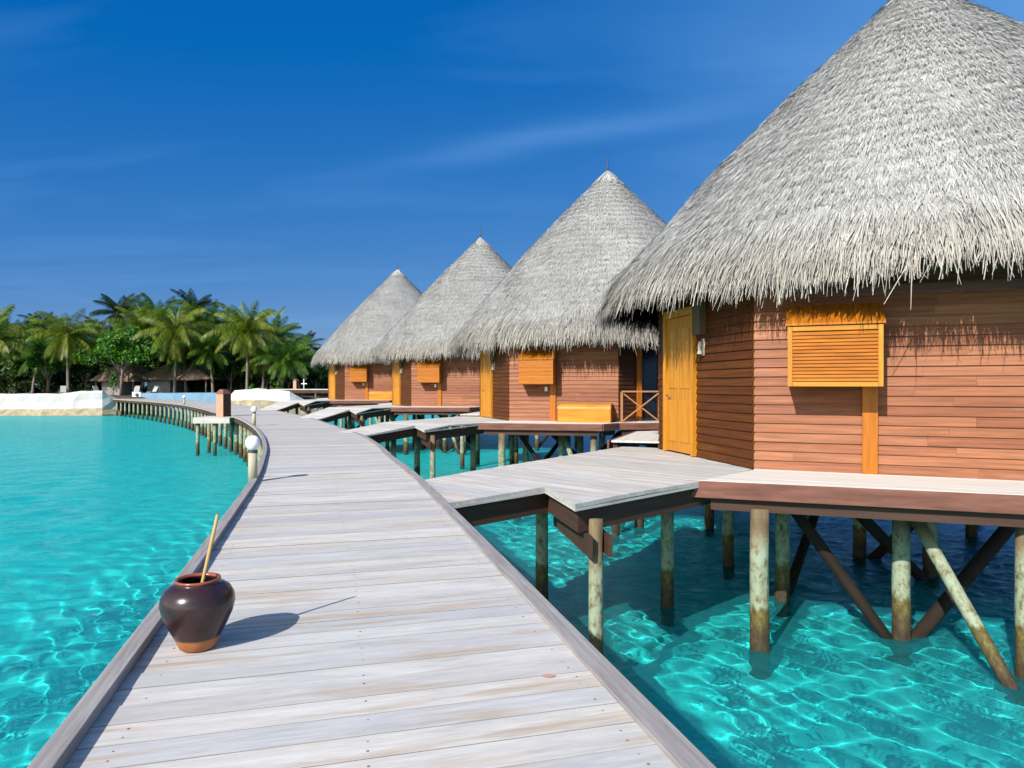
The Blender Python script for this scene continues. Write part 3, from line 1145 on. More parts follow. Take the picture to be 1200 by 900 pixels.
def make_hut(louvred):
    h = empty('thatched_hut', (0, 0, 0))
    # walls ---------------------------------------------------------
    m = MB()
    clad(m, A, Cc, 0.0, WALL_H)
    back_panel(m, A, Cc, 0.0, WALL_H)
    m.build('wall', W['board'], h)
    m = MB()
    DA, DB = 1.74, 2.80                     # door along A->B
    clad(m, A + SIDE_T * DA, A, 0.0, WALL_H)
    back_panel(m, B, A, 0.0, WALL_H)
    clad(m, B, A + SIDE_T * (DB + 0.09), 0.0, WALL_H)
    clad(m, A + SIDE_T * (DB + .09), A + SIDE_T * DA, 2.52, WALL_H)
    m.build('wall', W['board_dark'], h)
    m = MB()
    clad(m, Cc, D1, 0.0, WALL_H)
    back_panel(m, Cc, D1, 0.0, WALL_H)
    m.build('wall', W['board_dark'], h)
    ring = [D2] + REST + [B]
    for p, q in zip(ring[:-1], ring[1:]):
        m = MB()
        clad(m, p, q, 0.0, WALL_H)
        back_panel(m, p, q, 0.0, WALL_H)
        m.build('wall', W['board'], h)
    # corner trims
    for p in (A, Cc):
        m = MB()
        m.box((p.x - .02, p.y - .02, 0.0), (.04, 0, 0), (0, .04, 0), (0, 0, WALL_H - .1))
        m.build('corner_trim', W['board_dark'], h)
    # veranda front with dark sliding door --------------------------
    t = (D2 - D1).normalized()
    n = V2(t.y, -t.x)
    L = (D2 - D1).length
    m = MB()
    wbox(m, D1, t, n, 0.0, L, -0.14, -0.08, 0.0, WALL_H)
    gl = m.build('glass_door', W['dark_glass'], h)
    m = MB()
    for a in (0.9, 1.9, 2.9, L - 0.12):
        if a < L - .05:
            wbox(m, D1, t, n, a, a + 0.09, -0.078, -0.02, 0.05, 2.55)
    wbox(m, D1, t, n, 0.2, L - .02, -0.078, -0.015, 2.55, 2.7)
    m.build('frame', W['amber'], gl)
    m = MB()
    wbox(m, D1, t, n, 0.02, 0.20, -0.10, 0.08, 0.0, 2.85)
    m.build('post', W['amber'], h, bevel=0.008)
    m = MB()                                # ceiling over the walls keeps the inside dark
    m.poly_prism([(p.x * .97, p.y * .97) for p in (A, Cc, D1, D2, *REST, B)], WALL_H - .004, WALL_H - 0.06)
    m.build('ceiling', W['beam'], h)
    # front door ------------------------------------------------------
    t, n = SIDE_T, SIDE_N
    m = MB()
    wbox(m, A, t, n, DA + .06, DB, 0.004, 0.05, 0.02, 2.42)
    for z0, z1 in ((0.2, 0.95), (1.15, 2.22)):
        for a0, a1 in ((DA + .16, DA + .54), (DA + .66, DB - .10)):
            wbox(m, A, t, n, a0, a1, 0.052, 0.062, z0, z1)
    dr = m.build('door', W['yellow'], h, bevel=0.006)
    m = MB()
    m.tube([onwall(A, t, n, DB - .1, 0.062, 1.02), onwall(A, t, n, DB - .1, 0.12, 1.02)], [.018, .018], 8)
    m.tube([onwall(A, t, n, DB - .1, 0.115, 1.02), onwall(A, t, n, DB - .24, 0.115, 1.02)], [.012, .01], 8)
    m.build('handle', W['metal'], dr, True)
    m = MB()
    wbox(m, A, t, n, DA - .03, DA + .055, 0.0, 0.10, 0.0, 2.52)
    wbox(m, A, t, n, DB + .005, DB + .09, 0.0, 0.10, 0.0, 2.52)
    wbox(m, A, t, n, DA - .03, DB + .09, 0.004, 0.09, 2.43, 2.56)
    m.build('frame', W['yellow'], dr, bevel=0.006)
    # wooden junction box and wall lamp beside the door ---------------
    m = MB()
    wbox(m, A, t, n, 1.36, 1.62, 0.028, 0.16, 2.05, 2.62)
    m.build('junction_box', W['junction'], h, bevel=0.008)
    m = MB()
    wbox(m, A, t, n, 1.40, 1.50, 0.03, 0.05, 1.70, 1.98)
    c = onwall(A, t, n, 1.45, 0.10, 1.72)
    m.lathe([(0.001, 0.0), (0.05, 0.0), (0.055, 0.02), (0.03, 0.08), (0.04, 0.13), (0.035, 0.17), (0.02, 0.21), (0.001, 0.22)], 12, c)
    m.build('wall_lamp', W['lamp_post'], h, True)
    # wall box -------------------------------------------------------
    t, n = MT, MN
    x0, x1, P = 0.46, 1.60, 0.56
    zb, zf, zr = 1.21, 2.02, 2.30
    m = MB()

    def sect(a):                            # house-shaped cross-section of the box
        return [onwall(A, t, n, a, 0.03, zb), onwall(A, t, n, a, P, zb), onwall(A, t, n, a, P, zf), onwall(A, t, n, a, 0.03, zr)]
    for a0, a1 in ((x0, x0 + .03), (x1 - .03, x1)):
        s0, s1 = sect(a0), sect(a1)
        m.hexa([s0[0], s0[1], s1[1], s1[0], s0[3], s0[2], s1[2], s1[3]])
    wbox(m, A, t, n, x0 + .032, x1 - .032, 0.04, P - .01, zb + .004, zb + .03)
    # sloping lid boards
    k = 7
    for i in range(k):
        a0, a1 = x0 - .03 + (x1 - x0 + .06) * i / k, x0 - .03 + (x1 - x0 + .06) * (i + 1) / k - .003
        q = [onwall(A, t, n, a0, 0.03, zr + .003), onwall(A, t, n, a0, P + .05, zf - .02), onwall(A, t, n, a1, P + .05, zf - .02), onwall(A, t, n, a1, 0.03, zr + .003)]
        m.hexa(q + [p + Vector((0, 0, .028)) for p in q])
    wb = m.build('wall_box', W['amber'], h, bevel=0.004)
    m = MB()
    if louvred:
        fr = 0.06
        wbox(m, A, t, n, x0, x0 + fr, P + .002, P + .03, zb - .02, zf - .03)
        wbox(m, A, t, n, x1 - fr, x1, P + .002, P + .03, zb - .02, zf - .03)
        wbox(m, A, t, n, x0 + fr + .001, x1 - fr - .001, P + .002, P + .028, zb - .02, zb + .04)
        wbox(m, A, t, n, x0 + fr + .001, x1 - fr - .001, P + .002, P + .028, zf - .09, zf - .03)
        m.build('frame', W['yellow'], wb, bevel=0.004)
        m = MB()
        ns = 14
        for i in range(ns):
            z = zb + .05 + (zf - zb - .15) * i / ns
            q = [onwall(A, t, n, x0 + fr, P - .004, z + .042), onwall(A, t, n, x0 + fr, P + .022, z), onwall(A, t, n, x1 - fr, P + .022, z), onwall(A, t, n, x1 - fr, P - .004, z + .042)]
            m.hexa(q + [p + Vector((0, 0, .012)) for p in q])
        m.build('louvres', W['amber'], wb)
        m = MB()
        wbox(m, A, t, n, x0 + .04, x1 - .04, P - .09, P - .06, zb + .04, zf - .04)
        m.build('back_board', W['amber'], wb)
    else:
        for i in range(6):
            z0 = zb + (zf - zb) * i / 6
            wbox(m, A, t, n, x0 + .001, x1 - .001, P + .002, P + .022, z0 + .002, zb + (zf - zb) * (i + 1) / 6 - .002)
        m.build('front_panel', W['amber'], wb)
        m = MB()
        wbox(m, A, t, n, 1.22, 1.32, 0.03, 0.10, 0.98, 1.13)
        m.build('socket', W['white_paint'], h, bevel=0.01)
    m = MB()
    wbox(m, A, t, n, 1.395, 1.585, 0.03, 0.085, 0.0, 1.205)
    m.build('post', W['amber'], h, bevel=0.006)
    m = MB()
    wbox(m, A, t, n, 0.42, 3.6, 0.03, 0.09, 2.42, 2.56)
    m.build('wall_beam', W['fascia'], h, bevel=0.006)
    # deck round the hut ----------------------------------------------
    FL, FE = V2(-5.49, -4.72), V2(-1.88, -6.0)
    d = MB()
    pf = [(FL.x, FL.y), (FE.x, FE.y), (Cc.x + .25, Cc.y - .05), (A.x, A.y), (A.x - .03, A.y - .1)]
    d.planks(pf, (MT.x, MT.y), 0.14, 0.004, 0.0, 0.04)
    d.planks([(-1.18, -5.42), (3.9, -5.6), (5.3, -4.2), (4.3, -3.3), (D1.x, D1.y), (Cc.x, Cc.y)], (1, -.05), 0.14, 0.004, 0.0, 0.04)
    rp = [(4.3, -3.3), (5.3, -4.2), (6.5, 0), (4.6, 4.6), (0, 6.5), (-4.6, 4.6), (-5.7, 1.6), (B.x, B.y)]
    for i in range(1, 6):
        q0, q1 = rp[i], rp[i + 1]
        d.planks([q0, q1, (q1[0] * .78, q1[1] * .78), (q0[0] * .78, q0[1] * .78)], (q1[0] - q0[0], q1[1] - q0[1]), 0.14, 0.004, 0.0, 0.04)
    d.build('deck', W['deck_pale'], h)
    edge = [FL, FE, V2(-1.2, -5.46), V2(3.9, -5.66), V2(5.36, -4.2), V2(6.56, 0), V2(4.65, 4.65), V2(0, 6.56), V2(-4.65, 4.65), V2(-5.75, 1.6)]
    for i, (p, q) in enumerate(zip(edge[:-1], edge[1:])):
        e = (q - p).normalized()
        nn = V2(e.y, -e.x)
        m = MB()
        pb = p - e * (.14 if i == 0 else 0.0)       # the first length is sawn off at a slant
        m.hexa([v3(pb, -.212), v3(pb + nn * .045, -.212), v3(q + nn * .045, -.212), v3(q, -.212), v3(p, -.004), v3(p + nn * .045, -.004), v3(q + nn * .045, -.004), v3(q, -.004)], 1)
        m.build('fascia', W['fascia'], h, bevel=0.006)
        m = MB()
        m.box(v3(p - nn * .16 + e * .12, -0.37), v3(q - p - e * .24, 0), v3(nn * .10, 0), (0, 0, 0.325))
        m.build('bearer', W['beam'], h)
    m = MB()
    for y in (-3.4, -1.2, 1.0, 3.2):
        m.box((-4.6, y, -.32), (9.6, 0, 0), (0, .1, 0), (0, 0, .27))
    m.build('floor_joists', W['beam'], h)
    m = MB()
    m.poly_prism([(p.x * .985, p.y * .985) for p in (A, Cc, D1, D2, *REST, B)], -0.006, -0.046)
    m.build('floor', W['beam'], h)
    # piles and braces -------------------------------------------------
    zt = -0.40 - .0
    P1, P2, P3 = V2(3.08, 8.50) - C0, V2(5.06, 8.88) - C0, V2(5.83, 7.75) - C0
    pl = [(P1, .118), (P2, .112), (P3, .105), (V2(4.16, 10.5) - C0, .11), (V2(3.96, 12.5) - C0, .1), (V2(4.6, 15.9) - C0, .11), (V2(6.77, 13.3) - C0, .12), (V2(7.23, 11.8) - C0, .12),
          (V2(2.0, -4.6), .11), (V2(4.4, -4.0), .11), (V2(5.4, 0), .11), (V2(3.7, 3.7), .11), (V2(0.2, 5.4), .11), (V2(1.5, -1.5), .11), (V2(2.2, 1.6), .11), (V2(-4.9, 2.6), .11)]
    for p, r_ in pl:
        m = MB()
        zs = [-4.2, -2.6, -2.05, -1.7, -1.4, -1.0, -0.33]
        m.tube([(p.x + rng.uniform(-.008, .008), p.y + rng.uniform(-.008, .008), z) for z in zs], [r_ * (1.05 - .02 * i) for i in range(7)], 16)
        m.build('pile', W['pile'], h, True)

    def brace(p, z0, q, z1, r_, mat='brace'):
        m = MB()
        a, b = v3(p, z0), v3(q, z1)
        m.tube([a + (b - a) * i / 5 for i in range(6)], [r_] * 6, 12)
        m.build('brace', W[mat], h, True)
    zw = -DECK
    k0 = lambda x, y: V2(x, y) - C0
    brace(k0(3.75, 9.15), -0.42, k0(5.0, 8.9), zw - .15, .075)
    brace(k0(7.2, 9.5), -0.42, k0(5.14, 8.9), zw - .15, .09)
    brace(k0(5.1, 8.72), -0.40, k0(5.50, 7.34), zw - .2, .078, 'pile')
    brace(k0(4.9, 10.4), -0.35, k0(7.15, 11.7), zw - .15, .09)
    brace(k0(8.4, 12.4), -0.35, k0(6.85, 13.2), zw - .15, .09)
    brace(V2(-1.1, 1.0), -0.35, k0(4.2, 10.6), zw - .15, .08)
    brace(V2(3.9, -3.9), -0.35, V2(2.0, -4.55), zw - .15, .08)
    # veranda railing ---------------------------------------------------
    ra, rb = V2(-1.08, -5.36), V2(3.85, -5.54)
    rl = empty('railing', (0, 0, 0))
    rl.parent = h
    m = MB()
    m.bar(v3(ra, 0.98), v3(rb, 0.98), .07, .05)
    m.build('handrail', W['rail'], rl)
    nb = 4
    for i in range(nb + 1):
        q = ra.lerp(rb, i / nb)
        m = MB()
        m.bar(v3(q, 0.0), v3(q, 0.953), .06, .06, (0, 1, 0))
        m.build('baluster', W['rail'], rl)
        if i < nb:
            q0, q1 = ra.lerp(rb, (i + .03) / nb), ra.lerp(rb, (i + .97) / nb)
            m = MB()
            m.bar(v3(q0, 0.06), v3(q1, 0.93), .025, .04)
            dy = Vector((0, .028, 0))
            m.bar(v3(q0, 0.93) + dy, v3(q1, 0.06) + dy, .025, .04)
            m.build('cross_brace', W['rail'], rl)
    # roof -----------------------------------------------------------
    rf = bpy.data.objects.new('roof', ROOF)
    col.objects.link(rf)
    rf.parent = h
    m = MB()
    m.tube([(0, 0, 9.4), (0, 0, 9.75), (0, 0, 10.25)], [.05, .035, .012], 8)
    m.build('finial', W['metal_dark'], rf, True)
    return h


hut_labels = ['nearest and largest thatched hut, with a louvred amber box and red brown boards',
              'second thatched hut from the camera, its veranda railing showing beside the nearest door',
              'third thatched hut, between the veranda hut and the farthest hut, no chest on its deck',
              'farthest and smallest thatched hut, at the left end of the row near the palms']
g_hut = 'thatched huts on stilts in a row'
hut_a = make_hut(True)
hut_b = make_hut(False)
hut_list = [hut_a, hut_b, copy_tree(hut_b), copy_tree(hut_b)]
for h, ((x, y), rot, lift), lab in zip(hut_list, HUTS, hut_labels):
    h.location = (x, y, DECK + lift)
    h.rotation_euler = (0, 0, R(rot))
    tag(h, lab, 'hut', g_hut)
for i, h in enumerate(hut_list):            # no two roofs show the same strands
    for ch in h.children:
        if ch.name.startswith('roof'):
            ch.rotation_euler = (0, 0, R((0, 97, 201, 310)[i]))
            if i == 0:
                ch.scale = (1, 1, 0.925)
                ch.location.z = 3.06 * 0.075

# storage chests on the decks of the second and the last hut


def make_chest():
    c = empty('storage_chest', (0, 0, 0))
    L, Dp, H = 1.72, 0.52, 0.58
    prof = [(0.02, 0.0), (Dp, 0.0), (Dp, H - .16), (Dp - .03, H - .09), (Dp - .10, H - .03), (Dp - .18, H), (0.02, H)]
    m = MB()
    t, n = MT, MN
    for i in range(4):
        pass
    vs, us = [], []
    for a in (0.03, L - .03):
        for o, z in prof:
            vs.append((n.x * o + t.x * a, n.y * o + t.y * a, z))
            us.append((a, o + z))
    k = len(prof)
    fs = [(i, (i + 1) % k, k + (i + 1) % k, k + i) for i in range(k)]
    m.add(vs, fs, [[us[j] for j in f] for f in fs])
    m.build('body', W['yellow'], c)
    for a in (0.0, L - .028):
        m = MB()
        q = [(n.x * (o + .012 if o > .1 else o) + t.x * a, n.y * (o + .012 if o > .1 else o) + t.y * a, z + (.012 if z > .3 else 0)) for o, z in prof]
        q2 = [(x + t.x * .028, y + t.y * .028, z) for x, y, z in q]
        m.add(q + q2, [tuple(range(k)), tuple(range(2 * k - 1, k - 1, -1))] + [((i + 1) % k, i, k + i, k + (i + 1) % k) for i in range(k)])
        m.build('end_board', W['amber'], c)
    return c


ch0 = make_chest()
for c, i, lab in ((ch0, 1, 'amber wooden storage chest on the deck of the hut with the veranda railing'), (copy_tree(ch0), 3, 'small amber storage chest on the deck of the farthest hut')):
    (x, y), rot, lift = HUTS[i]
    q = A + MT * 1.72 + MN * 0.05
    ca, sa = math.cos(R(rot)), math.sin(R(rot))
    c.location = (x + q.x * ca - q.y * sa, y + q.x * sa + q.y * ca, DECK + lift + .003)
    c.rotation_euler = (0, 0, R(rot))
    tag(c, lab, 'chest', 'storage chests on the hut decks')

# ------------------------------------------------------------------ footbridges from the boardwalk to the huts
n0, n1, nc, f0 = V2(-.73, 7.27) - C0, V2(.40, 8.23) - C0, V2(.66, 7.11) - C0, V2(-1.2, 8.85) - C0
fl, sA, sB, fm = V2(2.37, 8.63) - C0, A + V2(-.03, 0), B + V2(-.03, .25), V2(-.80, 9.38) - C0
f2 = V2(2.2, 13.6) - C0
bd = (V2(3.1, 3.3)).normalized()
bridge_labels = ['nearest grey plank footbridge leading to the door of the largest hut', 'second footbridge, leading to the hut with the veranda railing',
                 'third footbridge, leading to the third hut in the row', 'farthest footbridge, leading to the smallest hut by the palms']
for i, ((cx, cy), rot, lift) in enumerate(HUTS):
    ext = 0.25 if i == 0 else 0.95
    br = tag(empty('footbridge', (cx, cy, DECK), R(rot)), bridge_labels[i], 'footbridge', 'footbridges between the boardwalk and the huts')
    ca, sa = math.cos(R(rot)), math.sin(R(rot))
    e0, e1 = n0 - bd * ext, f0 - bd * ext
    em = (e0 + e1) / 2
    zn = walk_z(cy + em.x * sa + em.y * ca) - DECK - 0.05
    zh = lift - 0.012
    a0, a1 = bd.dot(em), bd.dot(fl) - 1.3

    def zf(x, y, a0=a0, a1=a1, zn=zn, zh=zh):
        t = min(1, max(0, (bd.x * x + bd.y * y - a0) / (a1 - a0)))
        return zn + (zh - zn) * t
    m = MB()
    pd = (bd.y, -bd.x)
    tup = lambda *ps: [(p.x, p.y) for p in ps]
    m.planks(tup(e0, n1, fm, e1), pd, 0.15, 0.005, zf, 0.045)
    m.planks(tup(nc, fl, sA, sB, f2, fm, n1), pd, 0.15, 0.005, zf, 0.045, phase=0.06)
    m.build('deck', W['deck'], br)

    def offset(line, d):                    # polyline shifted to its left by d, corners mitred
        out = []
        for k_, p in enumerate(line):
            ds = []
            if k_:
                ds.append((p - line[k_ - 1]).normalized())
            if k_ < len(line) - 1:
                ds.append((line[k_ + 1] - p).normalized())
            ns = [V2(-q_.y, q_.x) for q_ in ds]
            if len(ns) == 1:
                out.append(p + ns[0] * d)
            else:
                bis = (ns[0] + ns[1]).normalized()
                out.append(p + bis * (d / bis.dot(ns[0])))
        return out

    def edge_line(line, h0, h1, th, inset, name, mat):
        o1, o2 = offset(line, inset), offset(line, inset + th)
        for k_ in range(len(line) - 1):
            c = []
            for dz in (h0, h1):
                for p in (o2[k_], o1[k_], o1[k_ + 1], o2[k_ + 1]):
                    c.append(v3(p, zf(p.x, p.y) + dz))
            mm = MB()
            mm.hexa(c, 1)
            mm.build(name, mat, br)
    for line in ([e0, n1, nc, fl], [f2, e1]):
        edge_line(line, -0.075, -0.048, 0.05, -0.004, 'edge_board', W['deck'])
        if line[-1] is fl:
            line = line[:-1] + [fl + (fl - nc).normalized() * .45]
        edge_line(line, -0.33, -0.10, 0.07, 0.07, 'beam', W['beam'])
    ca_, cb_ = V2(.66, 8.75) - C0, V2(.93, 7.16) - C0
    cd_ = (cb_ - ca_).normalized()
    for sg in (-1, 1):
        o_ = V2(cd_.y, -cd_.x) * .108 * sg
        m = MB()
        m.bar(v3(ca_ + o_, zf(ca_.x, ca_.y) - .46), v3(cb_ + o_, zf(cb_.x, cb_.y) - .46), .045, .22)
        m.build('cross_beam', W['beam'], br)
    pls = [(V2(.455, 10.4) - C0, .1), (V2(2.32, 10.2) - C0, .1), (V2(.90, 7.33) - C0, .083), (V2(2.63, 16.45) - C0 - V2(.35, 1.4), .09)]
    if i:
        pls.append((V2(-.25, 8.2) - C0, .085))
    for p, r_ in pls:
        m = MB()
        zt = zf(p.x, p.y) - 0.33 if r_ != .083 else zf(p.x, p.y) - .2
        zs = [-4.2, -2.6, -2.05, -1.7, -1.4, -1.0, zt]
        m.tube([(p.x, p.y, z) for z in zs], [r_ * (1.05 - .02 * k) for k in range(7)], 14)
        m.build('pile', W['pile'], br, True)

for x, y, lab in ((2.63, 16.45, 'short dark pile standing in open water behind the nearest footbridge, right one'), (.14, 17.3, 'short dark pile standing in open water behind the nearest footbridge, left one')):
    m = MB()
    m.tube([(0, 0, z) for z in (-2.2, -.5, .2, .6, 1.0, 1.12)], [.1, .1, .1, .098, .095, .05], 12)
    o = m.build('mooring_pile', W['pile'], None, True)
    o.location = (x, y, 0)
    tag(o, lab, 'pile', 'mooring piles')

# ------------------------------------------------------------------ jar with stick
m = MB()
m.lathe([(0.0, 0.0), (0.078, 0.0), (0.085, 0.006), (0.102, 0.045), (0.135, 0.11), (0.162, 0.17), (0.172, 0.215), (0.168, 0.25), (0.148, 0.285), (0.118, 0.305), (0.103, 0.311), (0.101, 0.318),
         (0.106, 0.324), (0.104, 0.331), (0.093, 0.331), (0.088, 0.322), (0.09, 0.308), (0.13, 0.28), (0.15, 0.24), (0.15, 0.2), (0.12, 0.12), (0.07, 0.02), (0.0, 0.016)], 56)
jar = m.build('jar', W['jar'], None, True)
jar.scale = (.93, .93, .95)
jar.location = (-1.44, 3.13, DECK + .004)
tag(jar, 'dark brown glazed jar with bare clay foot standing on the boardwalk by the kerb', 'jar')
m = MB()
p, q = Vector((-.03, -.02, .03)), Vector((0.078, 0.03, .60))
m.tube([p + (q - p) * k / 6 for k in range(7)], [.0095, .0095, .009, .0088, .0088, .0082, .008], 8, jit=0.05)
st = m.build('stick', W['stick'], None, True)
st.location = (-1.44, 3.13, DECK + .004)
tag(st, 'thin pale bamboo stick leaning in the brown jar', 'stick')

# ------------------------------------------------------------------ bollard lamps, pillars, platform on the boardwalk


def make_lamp():
    l = empty('bollard_lamp')
    m = MB()
    m.tube([(0, 0, 0), (0, 0, .2), (0, 0, .37)], [.056, .055, .054], 18)
    m.build('post', W['lamp_post'], l, True)
    m = MB()
    m.tube([(0, 0, .37), (0, 0, .395)], [.06, .06], 18)
    m.build('collar', W['metal_dark'], l)
    m = MB()
    m.lathe([(0.035, 0.0), (0.06, 0.02), (0.083, 0.055), (0.09, 0.095), (0.083, 0.135), (0.06, 0.17), (0.03, 0.185), (0.0, 0.188)], 26, (0, 0, .392))
    m.build('globe', W['globe'], l, True)
    return l


lamp = make_lamp()
g_l = 'globe bollard lamps along the boardwalk kerb'
tag(lamp, 'nearest white globe lamp on a short post at the left kerb', 'lamp', g_l)
lamp.location = (-3.235, 8.52, walk_z(8.5) + .0)
for (x, y, k, lab) in ((-9.6, 25.4, 1.25, 'second white globe lamp, where the boardwalk bends left behind the first lamp'), (-25.4, 52.9, 1.3, 'small distant globe lamp on the far stretch of boardwalk')):
    l2 = copy_tree(lamp)
    l2.location = (x, y, walk_z(y))
    l2.scale = (k, k, k)
    tag(l2, lab, 'lamp', g_l)

# little landing with a salmon pillar on the left side
land = tag(empty('landing', (-14.35, 33.6, walk_z(33.6))), 'small grey timber landing under the salmon pillar at the boardwalk edge', 'landing')
land.rotation_euler = (0, 0, R(4))
m = MB()
m.planks([(-.95, -.9), (.75, -.9), (1.0, .9), (-.9, .9)], (1, 0), .15, .006, -.02, .05)
m.build('deck', W['deck'], land)
m = MB()
m.box((-.95, -.96, -.3), (1.7, 0, 0), (0, .05, 0), (0, 0, .27))
m.build('fascia', W['deck'], land)
for x, y in ((-.8, -.75), (.0, -.75), (-.8, .7)):
    m = MB()
    m.tube([(x, y, z) for z in (-3.6, -2.0, -1.4, -.9, -.08)], [.085] * 5, 12)
    m.build('post', W['pile'], land, True)
pil = tag(empty('wooden_pillar', (-14.25, 33.7, walk_z(33.7) - .018), R(-24)), 'stout salmon painted pillar with shade-dark side and pointed top beside the boardwalk', 'pillar')
m = MB()
m.poly_prism([(-.23, -.23), (.23, -.23), (.23, .23), (-.23, .23)], lambda x, y: 1.12, 0.0)
m.build('body', W['terracotta_paint'], pil, bevel=0.015)
m = MB()
m.box((.232, -.235, 0), (.03, 0, 0), (0, .47, 0), (0, 0, 1.118))
m.build('shade_panel', W['beam'], pil)  # added dark panel, standing in for the shade on this side
m = MB()
b = .26
m.add([(-b, -b, 1.12), (b, -b, 1.12), (b, b, 1.12), (-b, b, 1.12), (-b * .45, -b * .45, 1.34), (b * .45, -b * .45, 1.34), (b * .45, b * .45, 1.34), (-b * .45, b * .45, 1.34)],
      [(3, 2, 1, 0), (4, 5, 6, 7), (0, 1, 5, 4), (1, 2, 6, 5), (2, 3, 7, 6), (3, 0, 4, 7)])
m.build('cap', W['fascia'], pil)

# ------------------------------------------------------------------ island shore


def lumpy_wall(name, pts, prof, mats, amp=0.12, seed=1):
    """profile (outward offset, z, material index) swept along plan points"""
    g = random.Random(seed)
    m = MB()
    P = []
    for (x0, y0, s0), (x1, y1, s1) in zip(pts[:-1], pts[1:]):
        n = max(2, int(math.hypot(x1 - x0, y1 - y0) / 0.6))
        P += [(x0 + (x1 - x0) * i / n, y0 + (y1 - y0) * i / n, s0 + (s1 - s0) * i / n) for i in range(n)]
    P.append(pts[-1])
    k = len(prof)
    vs = []
    for i, (x, y, s) in enumerate(P):
        a = P[max(0, i - 1)]
        b = P[min(len(P) - 1, i + 1)]
        t = V2(b[0] - a[0], b[1] - a[1]).normalized()
        n = V2(t.y, -t.x)
        for (o, z, mi) in prof:
            o2 = o + g.uniform(-amp, amp) * (1 if z < 1.9 else .3)
            vs.append((x + n.x * o2, y + n.y * o2, z * s + (g.uniform(-amp, amp) * .4 if 0 < z else 0)))
    for i in range(len(P) - 1):
        for j in range(k - 1):
            m.mi = prof[j][2]
            b0 = len(m.v)
            q = (i * k + j, (i + 1) * k + j, (i + 1) * k + j + 1, i * k + j + 1)
            m.add([vs[w] for w in q], [(0, 1, 2, 3)])
    m.mi = prof[0][2]
    for i in (0, len(P) - 1):
        m.add([vs[i * k + j] for j in range(k)], [tuple(range(k)) if i == 0 else tuple(range(k - 1, -1, -1))])
    return m.build(name, mats)


o = lumpy_wall('seawall', [(-92, 78, 1.0), (-66, 76.5, 1.0), (-50, 75, 1.02), (-47.5, 75, 1.14), (-45.2, 75.3, 1.16), (-44.3, 76.6, .8)],
               [(.9, -1.6, 1), (.75, 0.1, 1), (.5, .42, 1), (.25, .72, 0), (.05, 1.5, 0), (.0, 2.15, 0), (-.25, 2.36, 0), (-1.0, 2.36, 0), (-1.3, 2.0, 0), (-1.3, -1.5, 0)], [W['white_wall'], W['rock']], .12, 4)
tag(o, 'long white seawall with sandy stained foot left of the boardwalk end', 'seawall')
o = lumpy_wall('seawall', [(-29.6, 72.5, 1.0), (-26.5, 71.0, 1.05), (-23.2, 71.2, .95), (-20.5, 73, .3)],
               [(1.3, -1.6, 1), (1.15, 0.5, 1), (.9, 1.3, 1), (.7, 1.75, 0), (.3, 2.4, 0), (-.2, 2.85, 0), (-1.6, 2.85, 0), (-2.2, -1.5, 0)], [W['white_wall'], W['rock']], .15, 9)
tag(o, 'short white sloping seawall with stained base behind the salmon pillar', 'seawall')
o = lumpy_wall('painted_wall', [(-43.5, 80, .97), (-36, 75.5, 1.0), (-30.2, 72.6, 1.02)], [(.0, -1.5, 0), (.0, .5, 0), (.0, 1.6, 0), (.0, 2.45, 0), (-.3, 2.52, 0), (-.35, -1.5, 0)], [W['blue_wall']], .02, 5)
tag(o, 'low pale blue painted wall along the shore between the two white seawalls', 'wall')

# far jetty with its small things
jt = tag(empty('jetty', (-28, 79, 0)), 'dark low jetty on posts in front of the palms, left of the farthest hut', 'jetty')
m = MB()
m.box((0, 0, 2.82), (14.5, -5.0, 0), (.55, 1.6, 0), (0, 0, .1))
m.build('deck', W['deck'], jt)
m = MB()
m.box((0, -.02, 2.45), (14.5, -5.0, 0), (.04, .1, 0), (0, 0, .35))
m.build('fascia', W['beam'], jt)
for i in range(6):
    for w_ in (.12, 1.35):
        m = MB()
        x, y = 14.2 * i / 5 + .3 * w_ + .1, -4.9 * i / 5 + w_
        m.tube([(x, y, z) for z in (-1.8, 0, .6, 1.4, 2.8)], [.11] * 5, 10)
        m.build('post', W['pile'], jt, True)
p2 = copy_tree(pil)
p2.location = (-24.9, 78.7, 2.925)
p2.scale = (1.0, 1.0, .85)
tag(p2, 'small distant orange pillar standing on the far jetty', 'pillar')
lp = tag(empty('lamp_post', (-23.9, 78.4, 2.925)), 'thin white lamp post with short arms on the far jetty', 'lamp post')
m = MB()
m.tube([(0, 0, 0), (0, 0, 1.15)], [.06, .05], 8)
m.build('pole', W['white_paint'], lp, True)
m = MB()
m.bar((-.3, 0, .6), (.35, 0, .6), .1, .1)
m.build('arm', W['white_paint'], lp)

# pinkish stain on the planks, modelled as a thin flat piece
m = MB()
m.add([(.022 * math.cos(a * .785) * (1.4 if a % 4 == 0 else 1), .016 * math.sin(a * .785), .003) for a in range(8)] + [(.02 * math.cos(a * .785), .014 * math.sin(a * .785), 0) for a in range(8)],
      [tuple(range(8)), tuple(range(15, 7, -1))] + [(8 + a, 8 + (a + 1) % 8, (a + 1) % 8, a) for a in range(8)])
o = m.build('mark', W['mark'])
o.location = (.15, 2.81, DECK + .004)
tag(o, 'small pinkish red petal lying on the planks near the right kerb', 'mark')

# things by the shore


